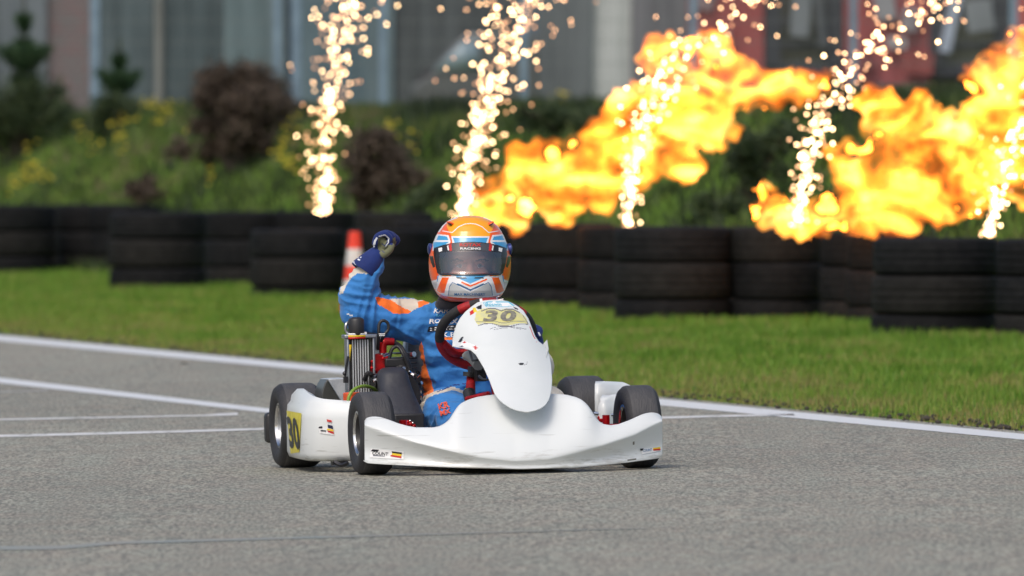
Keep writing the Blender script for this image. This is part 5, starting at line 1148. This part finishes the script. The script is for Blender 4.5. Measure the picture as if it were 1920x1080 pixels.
for s_, px in ((-1, 808), (1, 956)):
    mb = MB(); p = hsurf(467, math.pi if s_ < 0 else 0) - dF * -.02; mb.lathe([(-.006, 0), (-.006, .017), (.004, .019), (.008, .012), (.008, 0)] if s_ > 0 else [(-.008, 0), (-.008, .012), (-.004, .019), (.006, .017), (.006, 0)], p, 'x', 24); mb.build('visor_pivot', mat('pivot_blue', srgb(60, 70, 130), .3, .5), hel, bevel=.001)
    mb = MB(); p0 = bv  # forehead air intakes
    q = K(845 if s_ < 0 else 919, 418, .5); rr_ = hel.data
    o_, d_ = lray(845 if s_ < 0 else 919, 419, MI); h_ = bvh_of(hel).ray_cast(o_, d_.normalized())
    if h_[0] is not None:
        mb.ell(h_[0], (.014, .02, .0055), Matrix.Rotation(R(25) * -s_, 3, 'Y')); a = mb.build('air_intake', h_or, hel)
        mb = MB(); mb.ell(h_[0] + dF * .012 + Vector((s_ * .002, 0, -.003)), (.008, .012, .003), Matrix.Rotation(R(30) * -s_, 3, 'Y')); mb.build('intake_hole', h_bk, a)

# gloves -------------------------------------------------------
def chain(mbx, pts_, rad):
    P_, r_ = catmull([Vector(p) for p in pts_], rad, 4)
    mbx.tube(P_, r_, 12); mbx.ell(P_[-1], r_[-1], n=12); mbx.ell(P_[0], r_[0], n=12)
mb = MB(); g0 = .655
mb.cap(K(706, 484, g0), K(710, 470, g0 + .012), .021, .022); mb.ell(K(714, 458, g0 + .026), (.026, .028, .028)); mb.ell(K(722, 455, g0 + .032), (.018, .022, .022)); mb.ell(K(716, 452, g0 - .002), (.015, .012, .014)); mb.ell(K(722, 462, g0 - .006), (.012, .010, .012)); mb.ell(K(716, 470, g0 + .02), (.02, .033, .018))
for k in range(4):
    dx, dy, dz, s_ = [0, 5, 10, 14.5][k], [0, .021, .041, .059][k], [0, -1.5, 0, 3][k], [1, 1.05, 1, .86][k]
    c0 = (703 + dx * .4, 456); kn = (708 + dx * .8, 443 + dz); pp = (722 + dx, 438.5 + dz); dd = (732 + dx, 448 + dz); tt = (723 + dx * .8, 459 + dz)
    y = g0 - .012 + dy; chain(mb, [K(*c0, y), K(*kn, y - .002), K(*pp, y - .004), K(*dd, y - .002), K(*tt, y)], [.0105 * s_, .0105 * s_, .0098 * s_, .009 * s_, .0082 * s_])
chain(mb, [K(712, 479, g0 - .01), K(722, 476, g0 - .022), K(731, 469, g0 - .024), K(735, 461, g0 - .018)], [.0135, .012, .0105, .009])
gl = mb.build('glove', [m_suitn, m_gloveo, m_glovew], per, sharp=0); remesh(gl, .0017, 2, .4); gl.data.materials.clear()
for m_ in (m_suitn, m_gloveo, m_glovew): gl.data.materials.append(m_)
gl['label'] = 'raised glove clenched in a fist'; bpy.context.view_layer.update()
paint(gl, [(1, 'poly', [(709, 446), (721, 443), (727, 450), (722, 460), (733, 459), (742, 461), (736, 476), (722, 488), (714, 480), (708, 464)]), (1, 'poly', [(737, 446), (741, 445), (743, 455), (740, 463), (736, 461)]), (0, 'line', [(724, 445), (727, 452), (722, 461), (716, 457)], 1.6), (0, 'line', [(716, 470), (721, 474)], 1.2),
           (2, 'line', [(700, 465), (703, 452), (706, 447)], 4.0), (2, 'line', [(711, 443), (722, 440.5), (729, 447), (728, 455), (723, 462)], 2.2), (0, 'line', [(699, 452), (707, 441), (722, 437), (731, 439)], 2.4)])
mb = MB(); cpt = [(711, 472, .021), (706, 478, .028), (700, 486, .034), (692, 496, .040), (684, 505, .0435), (681, 509, .044)]
P_ = [K(a, b, .662) for a, b, r in cpt]; mb.tube(P_, [c_[2] for c_ in cpt], 40, caps=False, smooth=4)
cu = mb.build('glove_cuff', [m_suitn, m_glovew], gl, solid=.003); bpy.context.view_layer.update(); paint(cu, [(1, 'line', [(670, 482), (674, 488)], 1.8), (1, 'line', [(675, 480), (678, 485)], 1.5), (1, 'line', [(661, 489), (666, 496), (671, 502)], 1.8)])
mb = MB(); hy = .30
wr = K(1004, 640, .34); mb.cap(wr, K(1004, 630, .32), .026, .022)
for k in range(4):
    a = R(8 - k * 9); c0 = sw(a, swr + .016, -.005); ins = sw(a, swr - .024, .008); outp = sw(a, swr + .02, .012); top = sw(a, swr, -.028); 
    chain(mb, [outp, sw(a, swr + .026, -.012), top, sw(a, swr - .022, -.016), ins], [.0105, .0102, .0098, .009, .008])
mb.ell(sw(R(-4), swr + .02, .018), (.02, .024, .034)); chain(mb, [sw(R(-6), swr + .012, .03), sw(R(2), swr, .03), sw(R(10), swr - .014, .024)], [.011, .0105, .009])
g2 = mb.build('glove', [m_suitn], per, sharp=0); remesh(g2, .0024, 3, .4); g2.data.materials.clear(); g2.data.materials.append(m_suitn); g2.data.materials.append(m_glovew); g2['label'] = 'glove holding the steering wheel'
bpy.context.view_layer.update(); paint(g2, [(1, 'line', [(1010, 624), (1013, 629)], 3), (1, 'line', [(1004, 634), (1008, 638)], 2)])
